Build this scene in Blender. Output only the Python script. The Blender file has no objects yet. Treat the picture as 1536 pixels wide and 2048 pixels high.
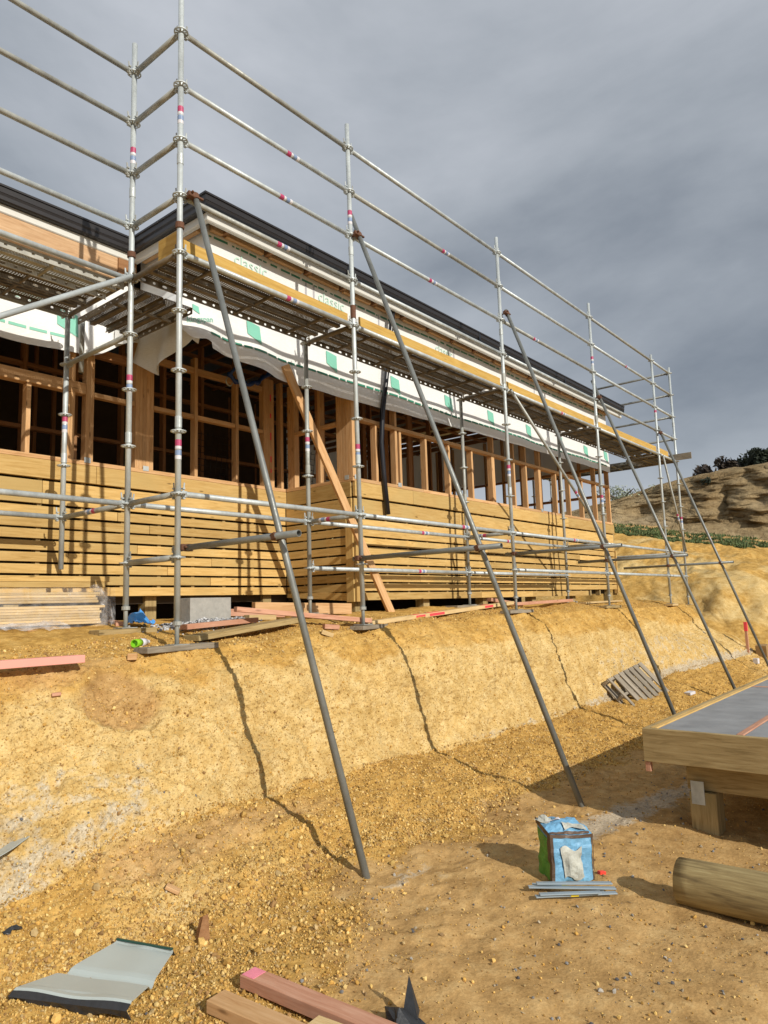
import bpy, bmesh, math, random
import numpy as np
from mathutils import Vector, Matrix
random.seed(7); rng = np.random.default_rng(11)
sc = bpy.context.scene
col = sc.collection
PI = math.pi

# ------------------------------------------------------------------ camera, world, sun, exposure
cam_d = bpy.data.cameras.new("camera"); cam = bpy.data.objects.new("camera", cam_d); col.objects.link(cam)
right = Vector((0.63598313, -0.77109773, -0.0305575)); up = Vector((-0.08067825, -0.10581768, 0.99110728)); fwd = Vector((0.76747409, 0.62786218, 0.12950908))
m = Matrix((right, up, -fwd)).transposed().to_4x4(); m.translation = Vector((-3.24867, -4.73757, 0.20460)); cam.matrix_world = m
cam_d.sensor_fit = 'HORIZONTAL'; cam_d.sensor_width = 36; cam_d.lens = 36 * 1425.63 / 1536; cam_d.clip_start = .05; cam_d.clip_end = 600
sc.camera = cam
SUN = Vector((0.36, 1.85, -1.0)).normalized()          # the way the sunlight travels
sd = bpy.data.lights.new("sun", 'SUN'); sun = bpy.data.objects.new("sun", sd); col.objects.link(sun)
sun.rotation_euler = SUN.to_track_quat('-Z', 'Y').to_euler(); sd.energy = 4.3; sd.angle = math.radians(.55); sd.color = (1, .93, .82)
world = bpy.data.worlds.new("World"); sc.world = world; world.use_nodes = True
wn = world.node_tree.nodes; wl = world.node_tree.links
for n in list(wn): wn.remove(n)
wout = wn.new('ShaderNodeOutputWorld'); wbg = wn.new('ShaderNodeBackground'); wbg.inputs[1].default_value = .1
wsky = wn.new('ShaderNodeTexSky'); wsky.sky_type = 'NISHITA'; wsky.sun_disc = False
wsky.sun_elevation = math.atan2(1, math.hypot(.36, 1.85)); wsky.sun_rotation = math.atan2(-.36, -1.85)
wtc = wn.new('ShaderNodeTexCoord'); wmap = wn.new('ShaderNodeMapping'); wmap.inputs['Scale'].default_value = (1, 1, 2.2); wmap.inputs['Location'].default_value = (3.1, 1.2, 0); wmap.inputs['Rotation'].default_value = (.0, .35, .3)
wn1 = wn.new('ShaderNodeTexNoise'); wn1.inputs['Scale'].default_value = 1.25; wn1.inputs['Detail'].default_value = 7; wn1.inputs['Roughness'].default_value = .5; wn1.inputs['Distortion'].default_value = .35
wn2 = wn.new('ShaderNodeTexNoise'); wn2.inputs['Scale'].default_value = 4.2; wn2.inputs['Detail'].default_value = 8; wn2.inputs['Roughness'].default_value = .6
wr = wn.new('ShaderNodeValToRGB')
els = wr.color_ramp.elements
els[0].position = .28; els[0].color = (1.9, 2.2, 2.65, 1)
els[1].position = .60; els[1].color = (5.8, 6.1, 6.6, 1)
e = els.new(.43); e.color = (3.85, 4.2, 4.65, 1)
wadd = wn.new('ShaderNodeMath'); wadd.operation = 'MULTIPLY_ADD'; wadd.inputs[1].default_value = .16
wsub = wn.new('ShaderNodeMath'); wsub.operation = 'SUBTRACT'; wsub.inputs[1].default_value = .08
wmix = wn.new('ShaderNodeMixRGB'); wmix.inputs[0].default_value = .9
wl.new(wtc.outputs['Generated'], wmap.inputs[0]); wl.new(wmap.outputs[0], wn1.inputs[0]); wl.new(wmap.outputs[0], wn2.inputs[0])
wl.new(wn2.outputs[0], wadd.inputs[0]); wl.new(wn1.outputs[0], wadd.inputs[2]); wl.new(wadd.outputs[0], wsub.inputs[0]); wl.new(wsub.outputs[0], wr.inputs[0])
wl.new(wsky.outputs[0], wmix.inputs[1]); wl.new(wr.outputs[0], wmix.inputs[2]); wl.new(wmix.outputs[0], wbg.inputs[0]); wl.new(wbg.outputs[0], wout.inputs[0])
sc.view_settings.view_transform = 'Standard'; sc.view_settings.look = 'None'; sc.view_settings.gamma = 1; sc.view_settings.exposure = 0
sc.render.engine = 'CYCLES'

# ------------------------------------------------------------------ material helpers
class NT:
    def __init__(s, name):
        s.m = bpy.data.materials.new(name); s.m.use_nodes = True; s.n = s.m.node_tree.nodes; s.l = s.m.node_tree.links
        s.b = s.n['Principled BSDF']; s.out = s.n['Material Output']
    def new(s, t, **k):
        x = s.n.new(t)
        for a, v in k.items(): setattr(x, a, v)
        return x
    def link(s, a, b): s.l.new(a, b)
    def val(s, **k):
        for a, v in k.items(): s.b.inputs[a.replace('_', ' ')].default_value = v
    def coords(s, scale=(1, 1, 1), rnd=True):
        tc = s.new('ShaderNodeTexCoord'); mp = s.new('ShaderNodeMapping'); mp.inputs['Scale'].default_value = scale
        s.link(tc.outputs['Object'], mp.inputs[0])
        if rnd:
            oi = s.new('ShaderNodeObjectInfo'); mu = s.new('ShaderNodeVectorMath', operation='SCALE'); mu.inputs[0].default_value = (37, 19, 53)
            s.link(oi.outputs['Random'], mu.inputs['Scale']); s.link(mu.outputs[0], mp.inputs['Location'])
        return mp.outputs[0]
    def noise(s, vec, scale, detail=4, rough=.5, dist=0):
        x = s.new('ShaderNodeTexNoise'); x.inputs['Scale'].default_value = scale; x.inputs['Detail'].default_value = detail; x.inputs['Roughness'].default_value = rough; x.inputs['Distortion'].default_value = dist
        if vec is not None: s.link(vec, x.inputs['Vector'])
        return x.outputs[0]
    def voro(s, vec, scale, feature='F1', out='Distance'):
        x = s.new('ShaderNodeTexVoronoi', feature=feature); x.inputs['Scale'].default_value = scale
        s.link(vec, x.inputs['Vector']); return x.outputs[out]
    def ramp(s, f, stops):
        r = s.new('ShaderNodeValToRGB'); el = r.color_ramp.elements
        while len(el) < len(stops): el.new(.5)
        for e_, (p, c) in zip(el, stops): e_.position = p; e_.color = (*c, 1) if len(c) == 3 else c
        s.link(f, r.inputs[0]); return r.outputs[0]
    def mix(s, f, a, b, mode='MIX'):
        x = s.new('ShaderNodeMixRGB', blend_type=mode)
        for i, v in ((0, f), (1, a), (2, b)):
            if isinstance(v, (int, float)): x.inputs[i].default_value = v
            elif isinstance(v, tuple): x.inputs[i].default_value = (*v, 1)
            else: s.link(v, x.inputs[i])
        return x.outputs[0]
    def math(s, op, a, b=0., clamp=False):
        x = s.new('ShaderNodeMath', operation=op); x.use_clamp = clamp
        for i, v in ((0, a), (1, b)):
            if isinstance(v, (int, float)): x.inputs[i].default_value = v
            else: s.link(v, x.inputs[i])
        return x.outputs[0]
    def bump(s, h, strength=.3, dist=.01, prev=None):
        x = s.new('ShaderNodeBump'); x.inputs['Strength'].default_value = strength; x.inputs['Distance'].default_value = dist
        s.link(h, x.inputs['Height'])
        if prev is not None: s.link(prev, x.inputs['Normal'])
        s.link(x.outputs[0], s.b.inputs['Normal']); return x.outputs[0]
    def color(s, c): s.link(c, s.b.inputs['Base Color'])

def wood(name, base, dark, light, knots=.5, rough=.75, tint=.25, stain=None):
    t = NT(name); v = t.coords((1.2, 14, 14))
    g = t.noise(v, 3.2, 6, .6, .6)
    c = t.ramp(g, [(.3, dark), (.5, base), (.72, light)])
    v2 = t.coords((1, 1, 1)); big = t.noise(v2, 2.2, 3, .5)
    c = t.mix(t.math('MULTIPLY', big, .55), c, tuple(x * .72 for x in base))
    kv = t.coords((2.6, 9, 9)); k = t.voro(kv, 1.15)
    km = t.ramp(k, [(.05, (1, 1, 1)), (.12, (0, 0, 0))])
    c = t.mix(t.math('MULTIPLY', km, knots), c, tuple(x * .3 for x in dark))
    oi = t.new('ShaderNodeObjectInfo')
    br = t.math('MULTIPLY_ADD', oi.outputs['Random'], tint); br.node.inputs[2].default_value = 1 - tint * .55
    c = t.mix(1., c, br, 'MULTIPLY')
    if stain is not None:
        sn = t.ramp(t.noise(v2, 1.3, 2, .5), [(.56, (0, 0, 0)), (.66, (1, 1, 1))]); c = t.mix(t.math('MULTIPLY', sn, .6), c, stain)
    t.color(c); t.val(Roughness=rough); t.b.inputs['Specular IOR Level'].default_value = .25
    t.bump(g, .25, .003)
    return t.m
def plain(name, c, rough=.6, metal=0., var=.15, scale=6., bump=0.):
    t = NT(name); v = t.coords()
    n = t.noise(v, scale, 6, .6)
    t.color(t.mix(n, tuple(x * (1 - var) for x in c), tuple(min(1, x * (1 + var)) for x in c)))
    t.val(Roughness=rough, Metallic=metal)
    if bump: t.bump(n, bump, .01)
    return t.m
def steel(name, c, rough=.42, metal=.55, dirt=.35, dirtc=(.12, .1, .08)):
    t = NT(name); v = t.coords((1, 1, .35))
    n = t.noise(v, 9, 6, .65); n2 = t.noise(t.coords(), 45, 3, .6)
    base = t.ramp(n, [(.3, tuple(x * .68 for x in c)), (.6, c), (.8, tuple(min(1, x * 1.15) for x in c))])
    dm = t.ramp(t.math('MULTIPLY_ADD', n2, .35, ) if False else t.noise(v, 4, 5, .7), [(.52, (0, 0, 0)), (.72, (1, 1, 1))])
    t.color(t.mix(t.math('MULTIPLY', dm, dirt), base, dirtc))
    t.link(t.ramp(n2, [(.3, (rough - .1,) * 3), (.7, (rough + .18,) * 3)]), t.b.inputs['Roughness'])
    t.val(Metallic=metal); t.bump(n2, .12, .002)
    return t.m

M = {}
M['slat'] = wood('treated_pine', (.57, .375, .135), (.42, .255, .075), (.66, .475, .2), .75, tint=.42, stain=(.46, .33, .13))
M['frame'] = wood('framing_pine', (.60, .365, .175), (.45, .235, .095), (.70, .46, .25), .7, tint=.25)
M['framepink'] = wood('pink_pine', (.55, .29, .19), (.43, .2, .12), (.66, .40, .28), .5)
M['raw'] = wood('raw_pine_board', (.56, .36, .2), (.42, .24, .12), (.66, .46, .28), .7, tint=.1)
M['pale'] = wood('pale_battens', (.60, .44, .22), (.46, .31, .13), (.7, .54, .3), .3, tint=.35)
M['grey_wood'] = wood('weathered_wood', (.30, .26, .2), (.17, .14, .1), (.42, .37, .3), .4, tint=.3)
M['olive_wood'] = wood('olive_treated_wood', (.38, .28, .13), (.2, .14, .055), (.5, .39, .2), .7, tint=.15, stain=(.26, .22, .11))
M['log_wood'] = wood('round_pole_wood', (.29, .22, .10), (.12, .085, .04), (.44, .36, .18), 1., tint=.1, stain=(.07, .05, .025))
M['ply'] = wood('formply', (.52, .33, .085), (.38, .22, .05), (.6, .42, .14), .35, tint=.15)
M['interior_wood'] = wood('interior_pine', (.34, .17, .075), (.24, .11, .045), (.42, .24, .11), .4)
M['dark_board'] = plain('blackout_board', (.06, .045, .03), .9, var=.4)  # near-black colour stands in for shade behind the slats and openings
M['galv'] = steel('galvanised_steel', (.52, .57, .58), .48, .3, dirt=.3, dirtc=(.3, .29, .26))
M['galv_dull'] = steel('dull_galvanised_steel', (.38, .395, .37), .52, .25, .45, (.14, .13, .11))
M['galv_dark'] = steel('aged_steel_tube', (.235, .25, .24), .45, .35, .45, (.09, .085, .075))
M['brown_steel'] = steel('stained_plank_steel', (.2, .17, .125), .6, .4, .5, (.07, .055, .035))
M['galv_plank'] = steel('pale_plank_steel', (.42, .42, .38), .55, .2, .4, (.16, .13, .09))
M['rust'] = steel('rusty_steel', (.15, .07, .04), .8, .2, .5, (.08, .03, .015))
M['black'] = plain('black_metal', (.018, .016, .017), .38, .0, .2)
M['pvc'] = plain('black_plastic', (.012, .013, .018), .28, 0, .3)
M['whitemetal'] = plain('white_fascia', (.62, .62, .58), .45, 0, .06)
M['red'] = plain('red_label', (.42, .05, .14), .5, 0, .4, 40); M['blue'] = plain('blue_label', (.2, .28, .45), .5, 0, .4, 40); M['white'] = plain('white_label', (.62, .62, .66), .5, 0, .25, 40)
M['redpaint'] = plain('red_spray_paint', (.75, .06, .08), .7, var=.3, scale=30)
M['pinkpaint'] = plain('pink_spray_paint', (.78, .25, .33), .8, var=.2, scale=30)
M['concrete'] = plain('grey_concrete', (.34, .33, .3), .9, 0, .3, 25, .4)
M['greenink'] = plain('green_print', (.2, .52, .4), .5, 0, .1)
M['paleink'] = plain('pale_green_print', (.5, .7, .6), .5, 0, .1)
M['darkink'] = plain('dark_green_print', (.04, .22, .15), .5, 0, .3, 60)
M['bluehose'] = plain('blue_webbing', (.012, .05, .22), .4, 0, .3, 30, .3)
M['bag_blue'] = plain('blue_bag_plastic', (.15, .36, .56), .5, 0, .55, 16, .8)
M['bag_green'] = plain('green_bag_plastic', (.08, .27, .04), .5, 0, .5, 16, .8)
M['bag_brown'] = plain('brown_bag_tape', (.09, .055, .035), .5, 0, .3, 20, .4)
M['bag_white'] = plain('dusty_white_patch', (.44, .45, .40), .7, 0, .6, 22, .6)
M['grey_sheet'] = plain('grey_floor_sheet', (.25, .26, .27), .6, 0, .5, 4.5)
M['stick'] = plain('grey_zinc_strap', (.3, .37, .42), .5, .2, .2)
M['yellow'] = plain('yellow_tape', (.75, .6, .04), .6)
M['zinc_face'] = plain('painted_sheet_face', (.44, .5, .49), .38, .1, .08, 5)
M['sheet_back'] = plain('black_sheet_back', (.03, .032, .036), .45, .1, .4, 30, .3)
M['canopy'] = None

def film_mat(name, c, alpha):
    t = NT(name); n = t.noise(t.coords(), 9, 5, .6, .8)
    tr = t.new('ShaderNodeBsdfTransparent'); mx = t.new('ShaderNodeMixShader')
    t.val(Roughness=.12); t.b.inputs['Base Color'].default_value = (*c, 1)
    t.link(t.ramp(n, [(.35, (alpha * .3,) * 3), (.7, (min(1, alpha * 1.6),) * 3)]), mx.inputs[0])
    t.link(tr.outputs[0], mx.inputs[1]); t.link(t.b.outputs[0], mx.inputs[2]); t.link(mx.outputs[0], t.out.inputs[0])
    t.bump(n, .8, .02)
    return t.m
M['film'] = film_mat('clear_plastic_film', (.8, .8, .8), .13)

def wrap_mat():
    t = NT('building_wrap'); v = t.coords(rnd=False)
    n = t.noise(v, 3, 4, .5, .3)
    fine = t.noise(t.coords((1, 1, 6), rnd=False), 22, 3, .6)
    t.color(t.ramp(fine, [(.3, (.68, .69, .68)), (.7, (.78, .79, .78))]))
    t.val(Roughness=.42)
    bn = t.bump(n, .35, .05); t.bump(fine, .1, .003, bn)
    return t.m
M['wrap'] = wrap_mat()
def wrapin_mat():
    t = NT('wrap_inside'); v = t.coords(rnd=False)
    n = t.noise(v, .9, 4, .5, .3)
    t.color(t.ramp(n, [(.3, (.5, .49, .47)), (.7, (.62, .61, .58))])); t.val(Roughness=.6)
    tl = t.new('ShaderNodeBsdfTranslucent'); tl.inputs[0].default_value = (.75, .74, .7, 1); mx = t.new('ShaderNodeMixShader'); mx.inputs[0].default_value = .45
    t.link(t.b.outputs[0], mx.inputs[1]); t.link(tl.outputs[0], mx.inputs[2]); t.link(mx.outputs[0], t.out.inputs[0])
    t.bump(n, .4, .05)
    return t.m
M['wrapin'] = wrapin_mat()

# ------------------------------------------------------------------ object helpers
def link(o, parent=None, mw=None):
    col.objects.link(o)
    if parent is not None: o.parent = parent
    if mw is not None: o.matrix_world = mw
    return o
def tag(o, label=None, cat=None, group=None, kind=None):
    if label: o['label'] = label
    if cat: o['category'] = cat
    if group: o['group'] = group
    if kind: o['kind'] = kind
    return o
def empty(name, loc, label, cat, group=None, rz=0):
    o = bpy.data.objects.new(name, None); col.objects.link(o); o.location = loc; o.rotation_euler = (0, 0, rz); o.empty_display_size = .2
    PW[o.name] = Matrix.Translation(loc) @ Matrix.Rotation(rz, 4, 'Z')
    return tag(o, label, cat, group)
PW = {}
def place(name, me, mw, parent=None):
    """object of a mesh at world matrix mw; parents keep their own world matrix in PW"""
    o = bpy.data.objects.new(name, me); col.objects.link(o)
    if parent is not None:
        o.parent = parent; o.matrix_parent_inverse = Matrix.Identity(4)
        o.matrix_basis = PW[parent.name].inverted() @ mw
    else: o.matrix_basis = mw
    PW[o.name] = mw.copy()
    return o
def mesh_py(name, vs, fs, mat=None, smooth=False):
    me = bpy.data.meshes.new(name); me.from_pydata([tuple(v) for v in vs], [], fs); me.update()
    if mat is not None: me.materials.append(mat)
    if smooth: me.polygons.foreach_set('use_smooth', [True] * len(me.polygons))
    return me
_c = {}
def box_mesh(L, w, h, mat, ch=.0025):
    """box centred on y,z with x from 0 to L, chamfered edges"""
    key = ('box', round(L, 3), round(w, 4), round(h, 4), mat.name)
    if key in _c: return _c[key]
    bm = bmesh.new(); bmesh.ops.create_cube(bm, size=1)
    for v in bm.verts: v.co = Vector(((v.co.x + .5) * L, v.co.y * w, v.co.z * h))
    ch = min(ch, .2 * min(L, w, h))
    bmesh.ops.bevel(bm, geom=bm.edges[:], offset=ch, segments=1, affect='EDGES')
    me = bpy.data.meshes.new('board'); bm.to_mesh(me); bm.free(); me.materials.append(mat); _c[key] = me
    return me
def frame_between(p0, p1, roll=0., upv=(0, 0, 1)):
    p0 = Vector(p0); p1 = Vector(p1); x = (p1 - p0).normalized(); u_ = Vector(upv)
    if abs(x.dot(u_)) > .99: u_ = Vector((0, 1, 0))
    y = u_.cross(x).normalized(); z = x.cross(y)
    mm = Matrix((x, y, z)).transposed().to_4x4(); mm.translation = p0
    return mm @ Matrix.Rotation(roll, 4, 'X'), (p1 - p0).length
def board(name, p0, p1, w, h, mat, parent=None, roll=0., upv=(0, 0, 1)):
    """timber from p0 to p1 (axis), w across, h up"""
    mw, L = frame_between(p0, p1, roll, upv)
    return place(name, box_mesh(L, w, h, mat), mw, parent)
def abox(name, x0, x1, y0, y1, z0, z1, mat, parent=None):
    """axis aligned timber: long axis becomes the local x so the grain runs along it"""
    d = (x1 - x0, y1 - y0, z1 - z0); a = max(range(3), key=lambda i: d[i]); cx, cy, cz = (x0 + x1) / 2, (y0 + y1) / 2, (z0 + z1) / 2
    if a == 0: return board(name, (x0, cy, cz), (x1, cy, cz), d[1], d[2], mat, parent)
    if a == 1: return board(name, (cx, y0, cz), (cx, y1, cz), d[0], d[2], mat, parent)
    mw = Matrix(((0, 1, 0, cx), (0, 0, 1, cy), (1, 0, 0, z0), (0, 0, 0, 1)))
    return place(name, box_mesh(d[2], d[0], d[1], mat), mw, parent)
def tube_mesh(L, r, mat, seg=12, r2=None, hollow=True):
    key = ('tube', round(L, 3), r, mat.name, seg, r2)
    if key in _c: return _c[key]
    r2 = r if r2 is None else r2; vs = []; fs = []
    for k, (x, rr) in enumerate([(0, r), (L, r2), (L, r2 * .82), (L - .06, r2 * .8), (0, r * .82), (.06, r * .8)]):
        for i in range(seg):
            a = 2 * PI * i / seg; vs.append((rr * math.cos(a), rr * math.sin(a), x))
    def ring(a, b):
        for i in range(seg): j = (i + 1) % seg; fs.append((a * seg + i, a * seg + j, b * seg + j, b * seg + i))
    ring(0, 1); ring(1, 2); ring(2, 3); ring(4, 0); ring(5, 4)
    fs.append(tuple(range(3 * seg, 4 * seg))); fs.append(tuple(range(5 * seg, 6 * seg))[::-1])
    me = mesh_py('tube', vs, fs, mat)
    sm = [i < seg for i in range(len(fs))]; me.polygons.foreach_set('use_smooth', sm)
    _c[key] = me; return me
def zframe(p0, p1):
    p0 = Vector(p0); p1 = Vector(p1); q = (p1 - p0).to_track_quat('Z', 'Y'); mw = q.to_matrix().to_4x4(); mw.translation = p0
    return mw, (p1 - p0).length
def tube(name, p0, p1, r, mat, parent=None, seg=12):
    mw, L = zframe(p0, p1); return place(name, tube_mesh(L, r, mat, seg), mw, parent)
def join_meshes(name, parts, mat=None):
    """parts: list of (mesh, matrix); returns one mesh keeping the material slots"""
    bm = bmesh.new(); mats = []
    for me, mx in parts:
        idx = []
        for mm_ in me.materials:
            if mm_ not in mats: mats.append(mm_)
            idx.append(mats.index(mm_))
        n0 = len(bm.verts); f0 = len(bm.faces); bm.from_mesh(me); bm.verts.ensure_lookup_table(); bm.faces.ensure_lookup_table()
        for v in bm.verts[n0:]: v.co = mx @ v.co
        for f in bm.faces[f0:]: f.material_index = idx[f.material_index] if idx else 0
    out = bpy.data.meshes.new(name); bm.to_mesh(out); bm.free()
    for mm_ in ([mat] if mat else mats): out.materials.append(mm_)
    return out
def T(x, y, z): return Matrix.Translation((x, y, z))
def path_tube(name, pts, r, mat, parent=None, seg=8, caps=True):
    pts = [Vector(p) for p in pts]; vs = []; fs = []
    for i, p in enumerate(pts):
        d = (pts[min(i + 1, len(pts) - 1)] - pts[max(i - 1, 0)]).normalized()
        a = d.cross(Vector((0, 0, 1)) if abs(d.z) < .9 else Vector((1, 0, 0))).normalized(); b = d.cross(a)
        rr = r[i] if isinstance(r, (list, tuple)) else r
        for k in range(seg): t_ = 2 * PI * k / seg; vs.append(p + a * rr * math.cos(t_) + b * rr * math.sin(t_))
    for i in range(len(pts) - 1):
        for k in range(seg): j = (k + 1) % seg; fs.append((i * seg + k, i * seg + j, (i + 1) * seg + j, (i + 1) * seg + k))
    fs.append(tuple(range(seg))[::-1]); fs.append(tuple(range((len(pts) - 1) * seg, len(pts) * seg)))
    me = mesh_py(name, vs, fs, mat, True); return place(name, me, Matrix.Identity(4), parent)

# ------------------------------------------------------------------ numpy noise
def _h(ix, iy, iz, s):
    h = (ix * 374761393 + iy * 668265263 + iz * 2147483647 + s * 974634777) & 0xffffffff
    h = ((h ^ (h >> 13)) * 1274126177) & 0xffffffff; return ((h ^ (h >> 16)) & 0xffff) / 65535.
def vnoise(p, s=0):
    i = np.floor(p).astype(np.int64); f = p - i; f = f * f * (3 - 2 * f); r = 0
    for a in (0, 1):
        for b in (0, 1):
            for c in (0, 1):
                w = (f[..., 0] if a else 1 - f[..., 0]) * (f[..., 1] if b else 1 - f[..., 1]) * (f[..., 2] if c else 1 - f[..., 2])
                r = r + w * _h(i[..., 0] + a, i[..., 1] + b, i[..., 2] + c, s)
    return r * 2 - 1
def fbm(p, sc_, o=4, g=.5, s=0):
    r = 0; a = 1.
    for k in range(o): r = r + a * vnoise(p * sc_, s + k * 7); sc_ *= 2.03; a *= g
    return r
def smooth(a, b, x): t_ = np.clip((x - a) / (b - a), 0, 1); return t_ * t_ * (3 - 2 * t_)

# ------------------------------------------------------------------ ground (one sheet: terrace, cut bank, bench, rising slope)
def ground_mat():
    t = NT('clay_ground'); tc = t.new('ShaderNodeTexCoord'); v = tc.outputs['Object']
    at = t.new('ShaderNodeVertexColor', layer_name='mask'); sp = t.new('ShaderNodeSeparateColor'); t.link(at.outputs[0], sp.inputs[0])
    R, G, B = sp.outputs
    n1 = t.noise(v, 1.1, 6, .6, .4); n2 = t.noise(v, 9, 6, .65, .3); n3 = t.noise(v, 48, 5, .7)
    vo = t.voro(v, 42); vo2 = t.voro(v, 90, out='Color')
    gold = t.ramp(n2, [(.28, (.33, .185, .05)), (.48, (.52, .32, .09)), (.7, (.64, .43, .15))])
    pale = t.ramp(n2, [(.28, (.45, .295, .10)), (.45, (.59, .42, .17)), (.7, (.69, .54, .27))])
    dirt = t.ramp(n2, [(.25, (.34, .21, .085)), (.5, (.48, .31, .13)), (.72, (.59, .415, .195))])
    c = t.mix(t.ramp(t.math('ADD', R, t.math('MULTIPLY', t.math('SUBTRACT', n1, .5), 1.1)), [(.35, (0, 0, 0)), (.65, (1, 1, 1))]), gold, pale)
    c = t.mix(t.ramp(t.math('ADD', G, t.math('MULTIPLY', t.math('SUBTRACT', n1, .5), .9)), [(.3, (0, 0, 0)), (.72, (1, 1, 1))]), c, dirt)
    gm = t.ramp(t.math('ADD', B, t.math('MULTIPLY', t.math('SUBTRACT', n2, .5), 1.5)), [(.45, (0, 0, 0)), (.7, (1, 1, 1))])
    c = t.mix(t.math('MULTIPLY', gm, .75), c, t.ramp(n3, [(.3, (.27, .25, .21)), (.55, (.52, .48, .40)), (.7, (.66, .62, .53))]))
    c = t.mix(1., c, t.ramp(t.noise(v, 2.3, 5, .65, .8), [(.3, (.78, .74, .68)), (.5, (1, 1, 1)), (.7, (1.12, 1.12, 1.12))]), 'MULTIPLY')
    c = t.mix(.5, c, t.ramp(t.noise(v, 130, 2, .5), [(.3, (.74, .71, .66)), (.7, (1.12, 1.1, 1.08))]), 'MULTIPLY')
    pit_shade = t.ramp(t.noise(v, 52, 3, .6), [(.34, (.4, .33, .24)), (.43, (1, 1, 1))])  # shade of small pits put into the colour as dark specks
    c = t.mix(t.math('MULTIPLY', R, .75), c, pit_shade, 'MULTIPLY')
    c = t.mix(.2, c, t.ramp(t.voro(v, 70), [(.1, (1.25, 1.2, 1.15)), (.6, (.7, .66, .6))]), 'MULTIPLY')
    t.color(c); t.val(Roughness=.95); t.b.inputs['Specular IOR Level'].default_value = .1
    st_ = t.math('SUBTRACT', 1., t.math('MULTIPLY', G, .6))
    b1 = t.bump(vo, .5, .011); t.link(t.math('MULTIPLY', st_, .5), b1.node.inputs['Strength'])
    b2 = t.bump(n3, .55, .010, b1); t.link(t.math('MULTIPLY', st_, .6), b2.node.inputs['Strength']); t.bump(n2, .3, .03, b2)
    return t.m
M['ground'] = ground_mat()

UT = np.array([-3, -1.5, -1.2, -.9, -.2, .3, 1.26, 2.57, 3.9, 6.7, 9.3, 13.])
ZT = np.array([-1.3, -1.22, -1.12, -1.06, -1.08, -1.11, -1.14, -1.2, -1.21, -1.2, -1.06, -.98])
UC = np.array([-3, -1.5, -1.1, -.3, .27, 1., 2.9, 5.8, 8.2, 13.])
ZC = np.array([-.42, -.36, -.31, -.22, -.19, -.17, -.17, -.11, -.14, -.12])
UB = np.array([-3, -1.5, 0, 2.1, 5.3, 8.4, 11.5, 13.]); ZB = np.array([-.2, -.17, -.09, -.03, .05, .04, .02, .05])
def keys(u):
    zt = np.interp(u, UT, ZT); zc = np.interp(u, UC, ZC); zb = np.interp(u, UB, ZB)
    vt = np.interp(u, [-3, -.8, .6, 2, 9, 13], [-.95, -.82, -.66, -.62, -.7, -1.2]); vc = np.interp(u, [-3, -.8, .6, 13], [-.22, -.24, -.3, -.3])
    vh = np.interp(u, [-3, 0, 2, 13], [-1.3, -1.45, -1.65, -1.9])
    K = [(-150, -2.), (-14, -1.7), (-4, -1.5), (-2.8, -1.44), (vh - .25, -1.41), (vh, -1.39), ((vh + vt) / 2, (-1.39 + zt) / 2 + .01), (vt, zt), (vt + .06, zt + .14), (vc - .1, zc - .3), (vc - .03, zc - .12), (vc + .06, zc - .02), (-.02, zb), (.3, zb + .05), (.75, np.interp(u, [-3, 0, 2, 8, 13], [-.05, .04, .1, .16, .16])), (1.3, .12), (2.4, .12), (8, .15), (150, .4)]
    return K
def far_z(u, v):
    lip = 1.45 + .205 * v; lip = np.where(v > 9, 1.45 + .205 * 9 - (v - 9) * .06, lip); lip = np.maximum(lip, -1.9 - .0 * v)
    base = -1.35 + 1.42 * smooth(-3.2, .2, v) + .25 * smooth(12, 16, u) * smooth(-6, -1, v)
    s_ = smooth(13.2, 22.5, u)
    return base * (1 - s_) + lip * s_ + np.clip(u - 22.5, 0, 100) * .085
fine = np.geomspace(.012, .06, 560); fu = -2.4 + np.cumsum(fine); fu = fu[fu < 13.4]
us_ = np.concatenate([[-150, -60, -25, -12, -7, -5, -4, -3.4, -3, -2.7, -2.5], fu, np.linspace(13.45, 31.5, 190)])
npc = [1, 3, 8, 26, 60, 16, 52, 52, 16, 84, 24, 26, 26, 22, 26, 20, 12, 8, 6]
npc = npc[1:]
rowsP = []
for u in us_:
    K = keys(u); vs_ = []; zs_ = []
    for (a, b), n in zip(zip(K[:-1], K[1:]), npc):
        t_ = np.linspace(0, 1, n, endpoint=False); vs_.append(a[0] + (b[0] - a[0]) * t_); zs_.append(a[1] + (b[1] - a[1]) * t_)
    vs_ = np.append(np.concatenate(vs_), K[-1][0]); zs_ = np.append(np.concatenate(zs_), K[-1][1]); rowsP.append(np.stack([np.full_like(vs_, u), vs_, zs_], 1))
P = np.array(rowsP)                     # [nu, nv, 3]
# round the creases of the profile
core = P[..., 1:].copy()
for _ in range(5):
    q = core.copy(); q[:, 60:-40] = .25 * core[:, 59:-41] + .5 * core[:, 60:-40] + .25 * core[:, 61:-39]; core = q
P[..., 1:] = core
vol = P[..., 1]; uu = P[..., 0]
bl = smooth(12.4, 16.2, uu)
# past the house the columns spread out evenly in v and follow the far slope
ve = np.linspace(-1, 1, P.shape[1]); ve = np.sign(ve) * (np.abs(ve) ** 3 * 150 + np.abs(ve) * 9) + 2
vfar = np.broadcast_to(np.sort(ve), vol.shape)
P[..., 1] = vol * (1 - bl) + vfar * bl
P[..., 2] = P[..., 2] * (1 - bl) + far_z(uu, P[..., 1]) * bl
near = smooth(-3.5, -2.4, uu) * (1 - smooth(13, 20, uu))
kidx = np.cumsum([0] + npc)
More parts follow.
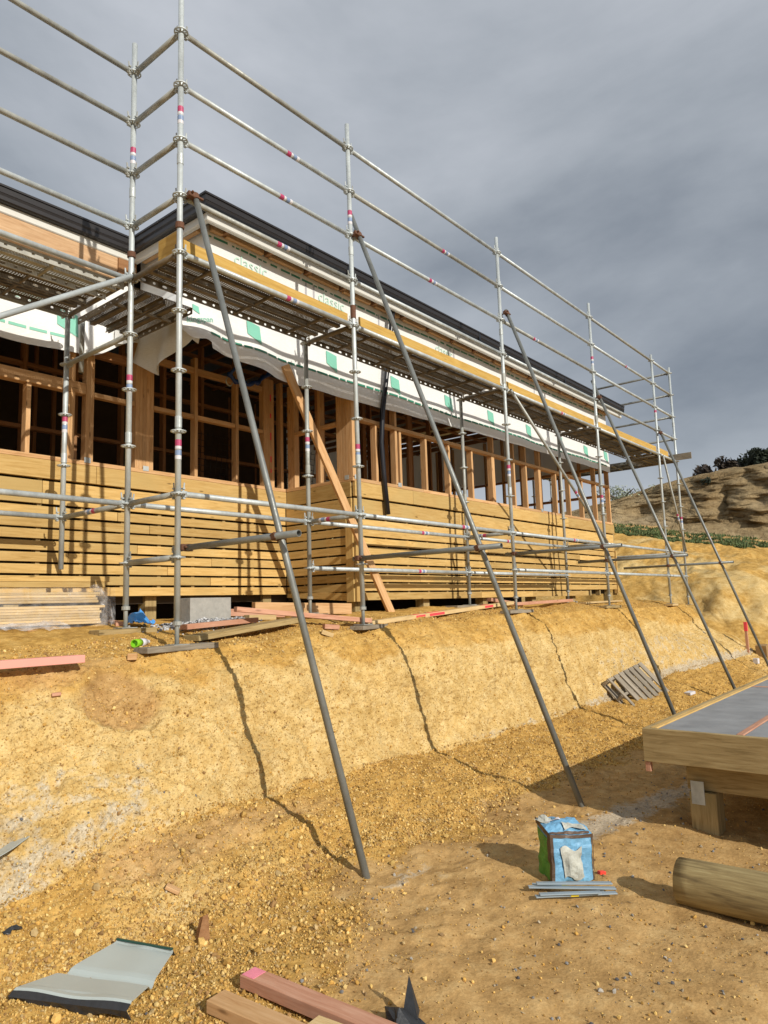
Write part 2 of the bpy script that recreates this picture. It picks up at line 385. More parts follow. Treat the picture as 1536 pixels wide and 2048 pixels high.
# normals
du = np.gradient(P, axis=0); dv = np.gradient(P, axis=1); N = np.cross(du, dv); N /= np.linalg.norm(N, axis=-1, keepdims=True) + 1e-9
face = smooth(.25, .75, np.abs(N[..., 1])) * near
jj = np.broadcast_to(np.arange(P.shape[1]), vol.shape)
heap = ((jj > kidx[5] - 6) & (jj < kidx[7] + 4)).astype(float) * near
bench = (jj > kidx[10]).astype(float) * near
n_big = fbm(P, .9, 3, .5, 3); n_mid = fbm(P, 4.5, 4, .55, 5); n_fin = fbm(P, 26, 3, .6, 9)
inhouse = smooth(1.0, 1.3, P[..., 1]) * near
amp = .035 + .03 * face
disp = (n_big * .03 + n_mid * (.018 + .012 * heap + .014 * face) + n_fin * (.0035 + .005 * heap + .011 * face) + fbm(P, 55, 2, .6, 27) * .004 * face - np.clip(fbm(P, 17, 3, .6, 23) - .3, 0, 1) * .02 * face) * (near * (1 - inhouse * .6)) \
     + (1 - near) * (n_mid * .04 + n_big * .12) * smooth(13, 16, uu)
# scooped hollow with a brown rim in the bank face at the left
du_ = (P[..., 0] + .6) / .36; dz_ = (P[..., 2] + .40) / .19; rr = np.sqrt(du_ ** 2 + dz_ ** 2) + .15 * fbm(P, 6, 2, .5, 31); onface = near * (jj > kidx[7]) * (P[..., 1] < .1)
hol = (1 - smooth(.6, 1.05, rr)) * onface
disp = disp - .085 * hol + hol * fbm(P, 13, 3, .6, 37) * .022 + .02 * np.exp(-((rr - 1.05) / .1) ** 2) * onface
# eroded notch at the frame's left edge, and ruts past the house
rut = smooth(13.4, 15, uu) * (1 - smooth(21, 22.5, uu)); P2 = P.copy(); P2[..., 0] *= .35; P2[..., 1] *= 1.
disp = disp + rut * fbm(P2, 1.7, 4, .6, 41) * .07
P = P + N * disp[..., None]
nu, nv = P.shape[:2]
# masks: R pale face, G compacted brown dirt, B grey dust plus the painted shadow band at the toe
R_ = face * (.95 - .75 * smooth(-.42, -.2, P[..., 2] + .09 * fbm(P, 2.2, 3, .6, 33))) + .12 * near + rut * (.35 + .5 * fbm(P, .8, 3, .5, 29))
low = smooth(-1.2, -1.36, P[..., 2]) if False else (1 - smooth(-1.385, -1.3, P[..., 2])) * near
u_, v_ = P[..., 0], P[..., 1]
vb_ = np.minimum(-2.2 + .47 * (u_ + .95), -1.66)
dirt_t = low * smooth(-.2, .34, vb_ - v_ + .3 * fbm(P, 1.9, 4, .6, 19))
leftp = np.exp(-((u_ + .9) / .7) ** 2) * np.exp(-((v_ + .05) / .2) ** 2) * .9 * near
brownheap = np.exp(-((u_ - .1) / .8) ** 2 - ((v_ + .95) / .16) ** 2) * .75 + np.exp(-((u_ + .8) / .45) ** 2 - ((v_ + 1.02) / .16) ** 2) * .8
G_ = np.clip(dirt_t * .95 + hol * .8 + leftp * .7 + brownheap * near + rut * .1 + smooth(22, 23, uu) * .8, 0, 1)
toe_shade = np.exp(-((P[..., 2] - np.interp(u_, UT, ZT) - .02) / .07) ** 2) * smooth(1.8, 3.4, u_) * near * face  # grey shadow band along the bank foot, painted into the colour
patch = face * smooth(5, 7.5, u_) * .45 * (1 - smooth(-.5, -.3, P[..., 2]))
dust = np.exp(-((v_ + 2.42 + .12 * (u_ - 1.3)) / .2) ** 2) * smooth(.9, 1.5, u_) * (1 - smooth(3.5, 5, u_)) * .85 + np.exp(-((u_ - .3) / .35) ** 2 - ((v_ + 1.95) / .2) ** 2) * .5
leftgrey = face * (1 - smooth(-1.1, .2, u_)) * .62 * (1 - smooth(-.85, -.45, P[..., 2]))
B_ = np.clip(toe_shade * .5 + patch + dust * low + leftgrey, 0, 1)
def grid_mesh(name, P, mat, masks=None, smooth_=True):
    nu, nv = P.shape[:2]; me = bpy.data.meshes.new(name); nvx = nu * nv
    me.vertices.add(nvx); me.vertices.foreach_set('co', P.reshape(-1).astype(np.float32))
    a = (np.arange(nu - 1)[:, None] * nv + np.arange(nv - 1)[None, :]).ravel()
    q = np.stack([a, a + nv, a + nv + 1, a + 1], 1)
    me.loops.add(q.size); me.loops.foreach_set('vertex_index', q.ravel().astype(np.int32))
    me.polygons.add(len(q)); me.polygons.foreach_set('loop_start', np.arange(0, q.size, 4, dtype=np.int32)); me.polygons.foreach_set('loop_total', np.full(len(q), 4, np.int32))
    me.update(calc_edges=True); me.polygons.foreach_set('use_smooth', np.full(len(q), smooth_)); me.materials.append(mat)
    if masks is not None:
        ca = me.color_attributes.new('mask', 'FLOAT_COLOR', 'POINT'); d = np.ones((nvx, 4), np.float32)
        for k, mk in enumerate(masks): d[:, k] = mk.ravel()
        ca.data.foreach_set('color', d.ravel())
    me.validate(); return me
g = place('ground', grid_mesh('ground', P, M['ground'], (R_, G_, B_)), Matrix.Identity(4)); tag(g, 'golden clay ground with a lower terrace, a cut bank and the bench the house stands on', kind='structure')
def gz(u, v):
    i = int(np.clip(np.searchsorted(us_, u), 1, nu - 1)); r = P[i]
    k = np.argsort(r[:, 1]); return float(np.interp(v, r[k, 1], r[k, 2]))

# ------------------------------------------------------------------ loose stones and crumbs (stuff)
def stone_mat():
    t = NT('clay_crumbs'); at = t.new('ShaderNodeVertexColor', layer_name='tone'); tc = t.new('ShaderNodeTexCoord')
    c = t.mix(.3, at.outputs[0], t.ramp(t.noise(tc.outputs['Object'], 90, 3, .6), [(.3, (.5, .5, .5)), (.7, (1, 1, 1))]), 'MULTIPLY')
    t.color(c); t.val(Roughness=.95); t.b.inputs['Specular IOR Level'].default_value = .1
    return t.m
M['stone'] = stone_mat()
ph = (1 + 5 ** .5) / 2
ico = np.array([(-1, ph, 0), (1, ph, 0), (-1, -ph, 0), (1, -ph, 0), (0, -1, ph), (0, 1, ph), (0, -1, -ph), (0, 1, -ph), (ph, 0, -1), (ph, 0, 1), (-ph, 0, -1), (-ph, 0, 1)]) / 1.9
icf = np.array([(0, 11, 5), (0, 5, 1), (0, 1, 7), (0, 7, 10), (0, 10, 11), (1, 5, 9), (5, 11, 4), (11, 10, 2), (10, 7, 6), (7, 1, 8), (3, 9, 4), (3, 4, 2), (3, 2, 6), (3, 6, 8), (3, 8, 9), (4, 9, 5), (2, 4, 11), (6, 2, 10), (8, 6, 7), (9, 8, 1)])
octv = np.array([(1, 0, 0), (-1, 0, 0), (0, 1, 0), (0, -1, 0), (0, 0, 1), (0, 0, -1)], float); octf = np.array([(0, 2, 4), (2, 1, 4), (1, 3, 4), (3, 0, 4), (2, 0, 5), (1, 2, 5), (3, 1, 5), (0, 3, 5)])
def scatter(name, weight, count, smin, smax, base, bf, power, seed, label, palette, sink=.2):
    rg = np.random.default_rng(seed); area = np.linalg.norm(np.cross(du, dv), axis=-1); w = (weight * area); w[-1] = 0; w[:, -1] = 0; w = w.ravel(); w /= w.sum()
    idx = rg.choice(w.size, count, p=w); i, j = np.divmod(idx, nv); a, b = rg.random(count), rg.random(count)
    i = np.minimum(i, nu - 2); j = np.minimum(j, nv - 2)
    c = (P[i, j] * ((1 - a) * (1 - b))[:, None] + P[i + 1, j] * (a * (1 - b))[:, None] + P[i, j + 1] * ((1 - a) * b)[:, None] + P[i + 1, j + 1] * (a * b)[:, None])
    s = smin + (smax - smin) * rg.random(count) ** power
    c = c + N[i, j] * (s * (.5 - sink))[:, None]
    # random rotation + jittered shape
    q = rg.normal(size=(count, 4)); q /= np.linalg.norm(q, axis=1, keepdims=True); w_, x, y, z = q.T
    Rm = np.stack([1 - 2 * (y * y + z * z), 2 * (x * y - z * w_), 2 * (x * z + y * w_), 2 * (x * y + z * w_), 1 - 2 * (x * x + z * z), 2 * (y * z - x * w_), 2 * (x * z - y * w_), 2 * (y * z + x * w_), 1 - 2 * (x * x + y * y)], 1).reshape(-1, 3, 3)
    nb = len(base); V = base[None] * (1 + rg.uniform(-.28, .28, (count, nb, 1))) * (1 + rg.uniform(-.3, .3, (count, 1, 3)))
    V = np.einsum('nij,nkj->nki', Rm, V) * (s * .5)[:, None, None] + c[:, None]
    F = (bf[None] + (np.arange(count) * nb)[:, None, None]).reshape(-1, 3)
    me = bpy.data.meshes.new(name); me.vertices.add(count * nb); me.vertices.foreach_set('co', V.reshape(-1).astype(np.float32))
    me.loops.add(F.size); me.loops.foreach_set('vertex_index', F.ravel().astype(np.int32)); me.polygons.add(len(F))
    me.polygons.foreach_set('loop_start', np.arange(0, F.size, 3, dtype=np.int32)); me.polygons.foreach_set('loop_total', np.full(len(F), 3, np.int32)); me.update(calc_edges=True)
    me.polygons.foreach_set('use_smooth', np.zeros(len(F), bool)); me.materials.append(M['stone'])
    pal = np.array(palette); cc = pal[rg.integers(0, len(pal), count)] * rg.uniform(.75, 1.2, (count, 1))
    ca = me.color_attributes.new('tone', 'FLOAT_COLOR', 'POINT'); d = np.ones((count * nb, 4), np.float32); d[:, :3] = np.repeat(cc, nb, 0); ca.data.foreach_set('color', d.ravel())
    o = place(name, me, Matrix.Identity(4)); return tag(o, label, kind='stuff')
golds = [(.62, .39, .12), (.68, .45, .15), (.54, .32, .085), (.74, .54, .22), (.6, .41, .14), (.42, .25, .07), (.34, .2, .08), (.5, .36, .17)]
inview = smooth(-2.1, -1.7, u_) * (v_ > -3.9) * (u_ < 13)
dist2 = (u_ + 3.25) ** 2 + (v_ + 4.74) ** 2
heapw = heap * inview * (1 - .8 * np.clip(brownheap, 0, 1)) + inview * low * (1 - dirt_t) * .8 + inview * (1 - face) * (jj > kidx[9]) * (v_ < .5) * .5 + inview * low * dirt_t * .02 + inview * face * .12
scatter('golden_gravel', heapw / (dist2 ** .55), 52000, .006, .022, ico, icf, 4.0, 1, 'loose golden crumbs of clay lying along the foot and the top edge of the bank', golds)
scatter('fine_gravel', (heapw + inview * face * .6 + inview * low * .06) / dist2 ** .7, 70000, .004, .011, octv, octf, 1.5, 2, 'fine golden grit covering the terrace and the bank', golds, .1)
pebw = inview * low * (dirt_t * .5 + .15) + inview * np.clip(B_, 0, 1)
scatter('grey_gravel', pebw / dist2 ** .6, 1800, .004, .02, ico, icf, 3.0, 3, 'scattered grey stone chips on the brown dirt of the terrace', [(.22, .22, .22), (.36, .34, .3), (.13, .13, .14), (.3, .2, .1), (.42, .36, .26)])
scatter('clay_clods', inview * heap * np.exp(-((u_ + .5) / 1.2) ** 2) + inview * low * (1 - dirt_t), 260, .022, .045, ico, icf, 2.2, 4, 'fist sized clods of golden clay lying on the lower terrace', golds, .25)

# ------------------------------------------------------------------ hill behind (cut face, top)
def hill_mat():
    t = NT('brown_cut_hill'); tc = t.new('ShaderNodeTexCoord'); v = tc.outputs['Object']; n1 = t.noise(v, .35, 6, .6, .5); n2 = t.noise(v, 2.4, 7, .7, .4); vo = t.voro(v, 1.7)
    c = t.ramp(n1, [(.3, (.33, .225, .11)), (.5, (.46, .345, .19)), (.7, (.60, .47, .29))])
    c = t.mix(.75, c, t.ramp(n2, [(.32, (.3, .26, .22)), (.5, (.85, .85, .85)), (.75, (1.15, 1.15, 1.15))]), 'MULTIPLY')
    t.color(c); t.val(Roughness=1); t.b.inputs['Specular IOR Level'].default_value = .05
    b = t.bump(n2, .9, .35); t.bump(t.noise(v, 12, 5, .7), .7, .1, b)
    return t.m
M['hill'] = hill_mat()
hv = np.linspace(-45, 60, 330); hk = np.concatenate([np.linspace(0, .2, 10), np.linspace(.22, .6, 60), np.linspace(.62, 1, 30)])
HV, HK = np.meshgrid(hv, hk, indexing='ij')
ztop = np.interp(hv, [-45, -12, -2, 1.4, 4.2, 6.2, 8, 9.5, 14, 60], [6.6, 6.2, 5.95, 5.72, 5.62, 5.42, 5.05, 4.85, 4.2, 3.6])[:, None]
z0 = far_z(np.full(hv.shape, 30.), hv)[:, None]
hu = np.where(HK < .2, 28.2 + HK / .2 * 2.0, np.where(HK < .6, 30.2 + (HK - .2) / .4 * 1.5, 31.7 + ((HK - .6) / .4) ** 2 * 120))
hz = np.where(HK < .2, z0 - .25 + HK / .2 * .75, np.where(HK < .6, z0 + .5 + (HK - .2) / .4 * (ztop - z0 - .5), ztop + ((HK - .6) / .4) * 4.2))
H = np.stack([hu, HV, hz], -1)
hn = fbm(H, .55, 4, .55, 61); hn2 = fbm(H, 2.3, 4, .6, 71)
fc = smooth(.05, .25, HK) * (1 - smooth(.58, .75, HK)); H[..., 0] += (hn * .5 + hn2 * .3 + fbm(H, 7, 3, .6, 75) * .1) * fc; H[..., 2] += (hn * .18 + hn2 * .07) * smooth(.0, .1, HK) * (1 - .0 * HK)
for (cv, cz, rv, rz_, dp) in ((-.1, 3.35, .32, .75, 1.0), (6.9, 4.35, .8, .32, .9), (7.4, 3.9, .55, .5, 1.0), (3.55, 4.2, .16, .55, .6)):   # dark slots and hollows in the face
    H[..., 0] += dp * np.exp(-((HV - cv) / rv) ** 2 - ((H[..., 2] - cz) / rz_) ** 2) * fc
place('hill', grid_mesh('hill', H, M['hill']), Matrix.Identity(4)); tag(bpy.data.objects['hill'], 'brown cut hillside rising behind the building site', kind='structure')

# grass strip at the hill foot (stuff)
def leaf_mat(name, c1, c2, sc_=3.):
    t = NT(name); tc = t.new('ShaderNodeTexCoord'); t.color(t.ramp(t.noise(tc.outputs['Object'], sc_, 4, .6), [(.3, c1), (.7, c2)])); t.val(Roughness=.8); return t.m
M['grass'] = leaf_mat('grass_blades', (.05, .085, .022), (.13, .17, .06), 1.2)
gv = []; gf = []
for k in range(15000):
    v0 = random.uniform(-6, 11); u0 = 22.0 + random.random() ** 1.2 * 6.2
    if fbm(np.array([[u0, v0, 0.]]), .8, 2, .5, 5)[0] < -.45 or (u0 > 26.2 and random.random() < .5): continue
    i = int(np.searchsorted(us_, u0)); i = min(i, nu - 1); z0_ = float(np.interp(v0, P[i][:, 1], P[i][:, 2]))
    for b in range(2):
        a = random.uniform(0, PI); h_ = random.uniform(.04, .12); w_ = .05; dx, dy = math.cos(a) * w_, math.sin(a) * w_; n0 = len(gv)
        gv += [(u0 - dx, v0 - dy, z0_ - .02), (u0 + dx, v0 + dy, z0_ - .02), (u0 + random.uniform(-.06, .06), v0 + random.uniform(-.06, .06), z0_ + h_)]; gf.append((n0, n0 + 1, n0 + 2))
tag(place('grass', mesh_py('grass', gv, gf, M['grass']), Matrix.Identity(4)), 'strip of short green grass at the foot of the brown hill', kind='stuff')

# trees and bush on the hill
M['bark'] = plain('tree_bark', (.1, .075, .05), .9, 0, .3)
M['dark_leaf'] = leaf_mat('dark_evergreen_leaves', (.012, .02, .01), (.04, .05, .022), .9)
M['red_leaf'] = leaf_mat('dark_reddish_leaves', (.02, .012, .01), (.055, .04, .022), .9)
M['pale_leaf'] = leaf_mat('pale_willow_leaves', (.17, .2, .12), (.33, .37, .25), 2)
def crown_mesh(n, R, H_, leaf, mat, seed, clumps=14, thin=.0):
    r = random.Random(seed); vs = []; fs = []
    cl = [(Vector((r.uniform(-1, 1) * R * .72, r.uniform(-1, 1) * R * .72, r.uniform(.1, 1) * H_ * .85)), r.uniform(.22, .42) * R) for _ in range(clumps)]
    for k in range(n):
        c, cr = r.choice(cl); d = Vector((r.gauss(0, 1), r.gauss(0, 1), r.gauss(0, .8))).normalized() * cr * r.uniform(.55, 1.08); p = c + d
        a = Vector((r.uniform(-1, 1), r.uniform(-1, 1), r.uniform(-1, 1))).normalized() * leaf * r.uniform(.6, 1.3); b = a.orthogonal().normalized() * leaf * r.uniform(.3, .6); n0 = len(vs)
        vs += [p - a, p + b, p + a, p - b]; fs.append((n0, n0 + 1, n0 + 2, n0 + 3))
    return mesh_py('crown', vs, fs, mat)
def tree(name, x, y, z, R, H_, leaf, n, mat, label, cat, group=None, seed=1, clumps=16):
    t = empty(name, (x, y, z), label, cat, group); mw = PW[t.name]
    pts = [(0, 0, -.6), (.05 * R, 0, H_ * .2), (0, .08 * R, H_ * .5), (.1 * R, 0, H_ * .8)]
    o = path_tube('trunk', [Vector((x, y, z)) + Vector(p) for p in pts], [.14 * R, .1 * R, .07 * R, .03 * R], M['bark'], t, 6)
    r = random.Random(seed + 5); parts = []
    for k in range(7):
        a = r.uniform(0, 2 * PI); b0 = Vector((x, y, z + H_ * r.uniform(.15, .5))); e_ = b0 + Vector((math.cos(a) * R * .7, math.sin(a) * R * .7, H_ * .35))
        path_tube('limb', [b0, (b0 + e_) / 2 + Vector((0, 0, .06 * H_)), e_], [.05 * R, .035 * R, .012 * R], M['bark'], t, 5)
    place('crown', crown_mesh(n, R, H_, leaf, mat, seed, clumps), mw, t)
    return t
hillz = lambda u, v: float(np.interp(v, [-12, -2, 1.4, 4.2, 8, 9.5], [6.2, 5.95, 5.72, 5.62, 5.05, 4.85])) + ((u - 31.7) / 120) ** .5 * 4.2
tree('dark_tree', 40, 6.0, hillz(40, 6) - .2 - .22, 1.3, 1.75, .16, 2600, M['red_leaf'], 'dark reddish round tree at the left end of the row on the hilltop', 'tree', None, 3)
tree('dark_tree', 41.5, 4.6, hillz(41.5, 4.6) - .25 - .22, 1.35, 1.75, .16, 2400, M['dark_leaf'], 'dark green tree, second from the left on the hilltop, lower than its neighbours', 'tree', None, 4)
tree('dark_tree', 40.5, 3.2, hillz(40.5, 3.2) - .15 - .22, 1.15, 1.9, .15, 2400, M['dark_leaf'], 'dark green spiky tree, third from the left on the hilltop', 'tree', None, 6, 11)
tree('dark_tree', 40.0, 1.5, hillz(40, 1.5) - .1 - .22, 1.2, 1.6, .16, 1800, M['dark_leaf'], 'dark green tree on the hilltop cut by the right edge of the picture', 'tree', None, 8)
tree('pale_bush', 33.5, 9.1, 4.5, 1.5, 1.5, .075, 1500, M['pale_leaf'], 'sparse pale grey green bush on the ridge just right of the house corner', 'bush', None, 9, 22)
tree('pale_bush', 33.2, 7.6, 4.85, .9, .9, .07, 500, M['pale_leaf'], 'smaller pale bush on the ridge, right of the taller pale bush', 'bush', None, 10, 12)
tree('low_shrub', 31.6, 4.3, 5.35, .32, .28, .07, 260, M['dark_leaf'], 'small green shrub hanging over the top edge of the brown cut face', 'shrub', None, 12, 8)

# ================================================================== HOUSE
HS = empty('timber_house', (3.25, 1.05, .12), 'half built timber framed house with slatted base, white wrap and dark gutter above the bank', 'house')
U0, U1 = -6.2, 11.46
def cuts(a, b, r, lo=1.6, hi=3.4):
    out = [a]; x = a + r.uniform(.5, hi)
    while x < b - .5: out.append(x); x += r.uniform(lo, hi)
    return out + [b]
def row_u(name, a, b, v, z0, z1, mat, r, th=.025, proud=0.):
    c = cuts(a, b, r)
    for x0, x1 in zip(c[:-1], c[1:]):
        dz = r.uniform(-.002, .002); dv_ = r.uniform(-.0015, .0015); t0 = r.uniform(-.0015, .0015)
        board(name, (x0 + .0025, v + th / 2 - proud + dv_, (z0 + z1) / 2 + dz), (x1 - .0025, v + th / 2 - proud + dv_, (z0 + z1) / 2 + dz + t0), th, z1 - z0, mat, HS)
rr_ = random.Random(3); S = M['slat']
gk = lambda k: 1.285 - .114 * k
for (a, b, v, nrow) in ((3.37, U1, 1.05, 9), (U0, 3.22, 2.25, 8)):
    aa = 3.25 if v == 1.05 else a
    row_u('fascia_board', aa, b + (.04 if v == 1.05 else 0), v, 1.552, 1.738, S, rr_, .045, .02)
    row_u('fascia_board', aa, b, v, 1.30, 1.528, S, rr_, .028, 0)
    for k in range(nrow):
        bb = 10.02 if (v == 1.05 and k == 8) else b
        row_u('slat', a, bb, v, gk(k + 1) + .011, gk(k) - .011, S, rr_)
for k in range(-2, 9):      # side wall of the step, facing left
    z0, z1 = (1.545, 1.738) if k == -2 else (1.295, 1.53) if k == -1 else (gk(k + 1) + .011, gk(k) - .011)
    zt2 = (z1 + z0) / 2
    va = 1.08 if k < 0 else 1.175
    if k == 8: board('slat', (3.2375, va, zt2), (3.2375, 2.25, zt2 + .07), .025, z1 - z0, S, HS)
    else: board('slat', (3.2375 - (.006 if k == -2 else 0), va, zt2), (3.2375, 2.247, zt2 + rr_.uniform(-.002, .002)), .025, z1 - z0, S, HS)
abox('corner_board', 3.222, 3.365, 1.012, 1.046, .255, 1.215, S, HS); abox('corner_board', 3.205, 3.236, 1.05, 1.17, .255, 1.215, S, HS)
# end of the right wall
for k in range(0, 8): abox('slat', U1 + .002, U1 + .026, 1.08, 3.0, gk(k + 1) + .011, gk(k) - .011, S, HS)
abox('corner_board', U1 + .03, U1 + .06, 1.03, 1.12, .3, 1.2, S, HS)
abox('fascia_board', U1 + .004, U1 + .034, 1.09, 6.9, 1.545, 1.738, S, HS); abox('fascia_board', U1 + .002, U1 + .03, 1.09, 6.9, 1.295, 1.53, S, HS)
# battens behind the slats, near-black sheets added behind those so the gaps read as shade
for i in range(19): abox('batten', 3.42 + i * .45, 3.465 + i * .45, 1.078, 1.168, .27, 1.7, M['olive_wood'], HS)
for i in range(21): abox('batten', -5.9 + i * .45, -5.855 + i * .45, 2.278, 2.368, .38, 1.7, M['olive_wood'], HS)
for i in range(2): abox('batten', 3.255, 3.345, 1.5 + i * .42, 1.545 + i * .42, .34, 1.7, M['olive_wood'], HS)
for n_, (a, b, c, d) in enumerate(((3.36, U1, 1.2, 1.23), (U0, 3.36, 2.4, 2.43))): abox('slat_blackout', a, b, c, d, .3, 1.69, M['dark_board'], HS)
abox('slat_blackout', 3.365, 3.385, 1.25, 2.38, .3, 1.69, M['dark_board'], HS)
abox('underfloor_blackout', U0, U1, 3.3, 3.34, -.1, 1.69, M['dark_board'], HS)  # added sheet that keeps light out under the floor
# piles
for (u, v) in ((3.3, 1.12), (4.75, 1.15), (6.3, 1.15), (7.9, 1.15), (9.5, 1.15), (11.3, 1.15), (1.2, 2.35), (-.3, 2.35), (2.9, 2.35), (-2, 2.35)):
    abox('pile', u, u + .14, v, v + .14, -.1, .32 if v < 2 else .44, M['olive_wood'], HS)
# floor and plates
abox('floor_sheet', U0, U1 - .01, 2.36, 7.5, 1.695, 1.715, M['raw'], HS); abox('floor_sheet', 3.37, U1 - .01, 1.18, 2.355, 1.695, 1.715, M['raw'], HS)
F = M['frame']
def cutplate(name, a, b, v0, v1, z0, z1, lst=()):
    c = cuts(a, b, rr_, 2.4, 4.2)
    for x0, x1 in zip(c[:-1], c[1:]): abox(name, x0 + .001, x1 - .001, v0, v1, z0, z1, F, HS)
cutplate('bottom_plate', 3.30, U1, 1.032, 1.15, 1.741, 1.784); cutplate('bottom_plate', U0, 3.22, 2.238, 2.35, 1.741, 1.784)
abox('bottom_plate', 3.222, 3.296, 1.034, 2.236, 1.741, 1.784, F, HS)
# right wall studs: (right edge, reaches the top)
for ue, full in ((3.75, 0), (4.16, 1), (4.25, 0), (4.84, 0), (5.42, 0), (6.05, 0), (6.7, 1), (6.655, 0), (7.37, 1), (7.79, 1), (8.31, 1), (8.265, 0), (8.93, 0), (9.5, 0), (10.09, 0), (10.75, 1), (11.46, 1)):
    abox('stud', ue - .044, ue, 1.056, 1.146, 1.786, 2.538, F, HS)
    if full: abox('stud', ue - .045, ue - .001, 1.056, 1.146, 2.588, 3.2, F, HS)
cutplate('lintel_rail', 3.345, U1, 1.05, 1.148, 2.54, 2.586)
cutplate('top_plate', 1.1, U1, 1.056, 1.146, 3.2, 3.34)
for i in range(6): abox('stud', 3.252, 3.342, 1.056 + i * .0455, 1.1 + i * .0455, 1.786, 3.2, F, HS)
# step wall frame
for v0 in (1.62, 1.665): abox('stud', 3.256, 3.344, v0, v0 + .044, 1.786, 3.2, M['interior_wood'] if v0 > 1.64 else F, HS)
for v0 in (2.1, 2.146, 2.192): abox('stud', 3.256, 3.344, v0, v0 + .043, 1.786, 3.2, F, HS)
abox('rail', 3.258, 3.342, 1.345, 1.62, 2.5, 2.545, F, HS); abox('rail', 3.258, 3.342, 1.71, 2.098, 2.5, 2.545, F, HS)
# left wall frame
for ue, full in ((-.15, 0), (-.75, 1), (-1.4, 1), (.25, 1), (.297, 1), (.46, 1), (.505, 1), (1.82, 1), (2.44, 1), (2.9, 1), (2.945, 1), (2.99, 1), (3.035, 1), (3.2, 1), (-2.1, 1), (-2.8, 1)):
    zz = 2.49 if ue < .26 else 3.25
    if ue < .26 and full: abox('stud', ue - .0445, ue, 2.256, 2.346, 2.622, 3.25, F, HS)
    abox('stud', ue - .0445, ue, 2.256, 2.346, 1.786, zz, F, HS)
for i in range(5): abox('laminated_post', .99 + i * .0455, 1.0345 + i * .0455, 2.25, 2.35, 1.786, 3.25, F, HS)
abox('lintel', U0, .41, 2.252, 2.35, 2.495, 2.615, F, HS)
for a, b in ((.51, .985), (1.225, 1.77), (1.825, 2.39), (2.445, 2.85)): abox('rail', a, b, 2.262, 2.34, 2.49, 2.54, F, HS)
abox('lintel', 1.225, 2.85, 2.27, 2.34, 3.06, 3.13, F, HS)
abox('lintel', .2, 1.0, 2.36, 2.44, 2.98, 3.07, M['interior_wood'], HS)
for (u, v) in ((1.0, 2.205), (2.86, 2.205)): pass
# nail plates at the foot of posts
NP = M['galv']
def nailplate(x, v, z, w=.07, h=.055, axis='u'):
    if axis == 'u': abox('nail_plate', x, x + w, v - .003, v, z, z + h, NP, HS)
    else: abox('nail_plate', v - .003, v, x, x + w, z, z + h, NP, HS)
nailplate(1.08, 2.236, 1.765); nailplate(3.25, 1.03, 1.765); nailplate(4.12, 1.03, 1.76); nailplate(8.2, 1.03, 1.76); nailplate(1.1, 3.221, 1.765, axis='v'); nailplate(.4, 2.236, 1.765)
# red sprayed marks on the corner studs
for z, h in ((2.42, .1), (2.72, .06), (2.12, .08), (1.98, .05), (2.95, .09)): abox('paint_mark', 2.965, 2.985, 2.2525, 2.2555, z, z + h, M['redpaint'], HS)
# interior partitions, braces, ceiling and back wall
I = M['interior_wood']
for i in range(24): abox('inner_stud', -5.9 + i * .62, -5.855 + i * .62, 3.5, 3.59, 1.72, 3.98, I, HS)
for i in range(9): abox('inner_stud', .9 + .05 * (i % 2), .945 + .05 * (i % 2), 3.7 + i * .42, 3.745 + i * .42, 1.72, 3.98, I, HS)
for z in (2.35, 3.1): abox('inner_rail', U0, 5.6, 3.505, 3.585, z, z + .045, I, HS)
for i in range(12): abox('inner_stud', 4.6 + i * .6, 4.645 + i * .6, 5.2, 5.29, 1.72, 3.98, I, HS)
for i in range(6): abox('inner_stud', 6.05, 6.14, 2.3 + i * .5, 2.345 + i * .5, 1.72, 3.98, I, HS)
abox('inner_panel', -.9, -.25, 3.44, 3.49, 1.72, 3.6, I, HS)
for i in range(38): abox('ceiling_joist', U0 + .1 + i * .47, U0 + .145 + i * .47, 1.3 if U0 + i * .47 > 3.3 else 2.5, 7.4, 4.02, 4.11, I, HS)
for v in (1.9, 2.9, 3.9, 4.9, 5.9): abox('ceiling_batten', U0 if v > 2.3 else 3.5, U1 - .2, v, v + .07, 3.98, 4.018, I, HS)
abox('back_wall_wrap', U0, U1, 7.5, 7.52, 1.7, 4.53, M['wrapin'], HS)
abox('left_end_wall', U0 - .04, U0 - .01, 2.3, 7.5, 1.7, 4.5, M['dark_board'], HS)
abox('interior_blackout', U0, 6.0, 5.2, 5.24, 1.72, 4.2, M['dark_board'], HS)  # near-black sheet added inside so the left and middle openings stay dark
# right end wall: studs, rails, wrap over the top part
for i in range(14): abox('stud', U1 - .1, U1 - .01, 1.2 + i * .47, 1.244 + i * .47, 1.72, 4.0, F, HS)
for z in (2.35, 2.95): abox('rail', U1 - .097, U1 - .012, 1.25, 6.5, z, z + .05, M['interior_wood'], HS)
abox('end_wall_wrap', U1 + .001, U1 + .004, 1.06, 7.5, 3.02, 4.3, M['wrapin'], HS)
# reinforcing mesh leaning inside
def reo(parent):
    parts = []; r_ = M['black']
    for i in range(9): parts.append((tube_mesh(.9, .004, r_, 5), T(i * .09, 0, 0)))
    for i in range(11): parts.append((tube_mesh(.74, .004, r_, 5), T(-.01, .006, .02 + i * .085) @ Matrix.Rotation(PI / 2, 4, 'Y')))
    return join_meshes('mesh_sheet', parts)
rm = reo(None)
tag(place('mesh_sheet', rm, T(3.9, 3.2, 1.73) @ Matrix.Rotation(.15, 4, 'X')), 'black steel mesh sheet leaning inside the house behind the recess corner', 'steel mesh')
tag(place('mesh_sheet', rm, T(2.45, 3.25, 1.73) @ Matrix.Rotation(.1, 4, 'X')), 'black steel mesh sheet leaning inside the house behind the studs left of the recess corner', 'steel mesh')

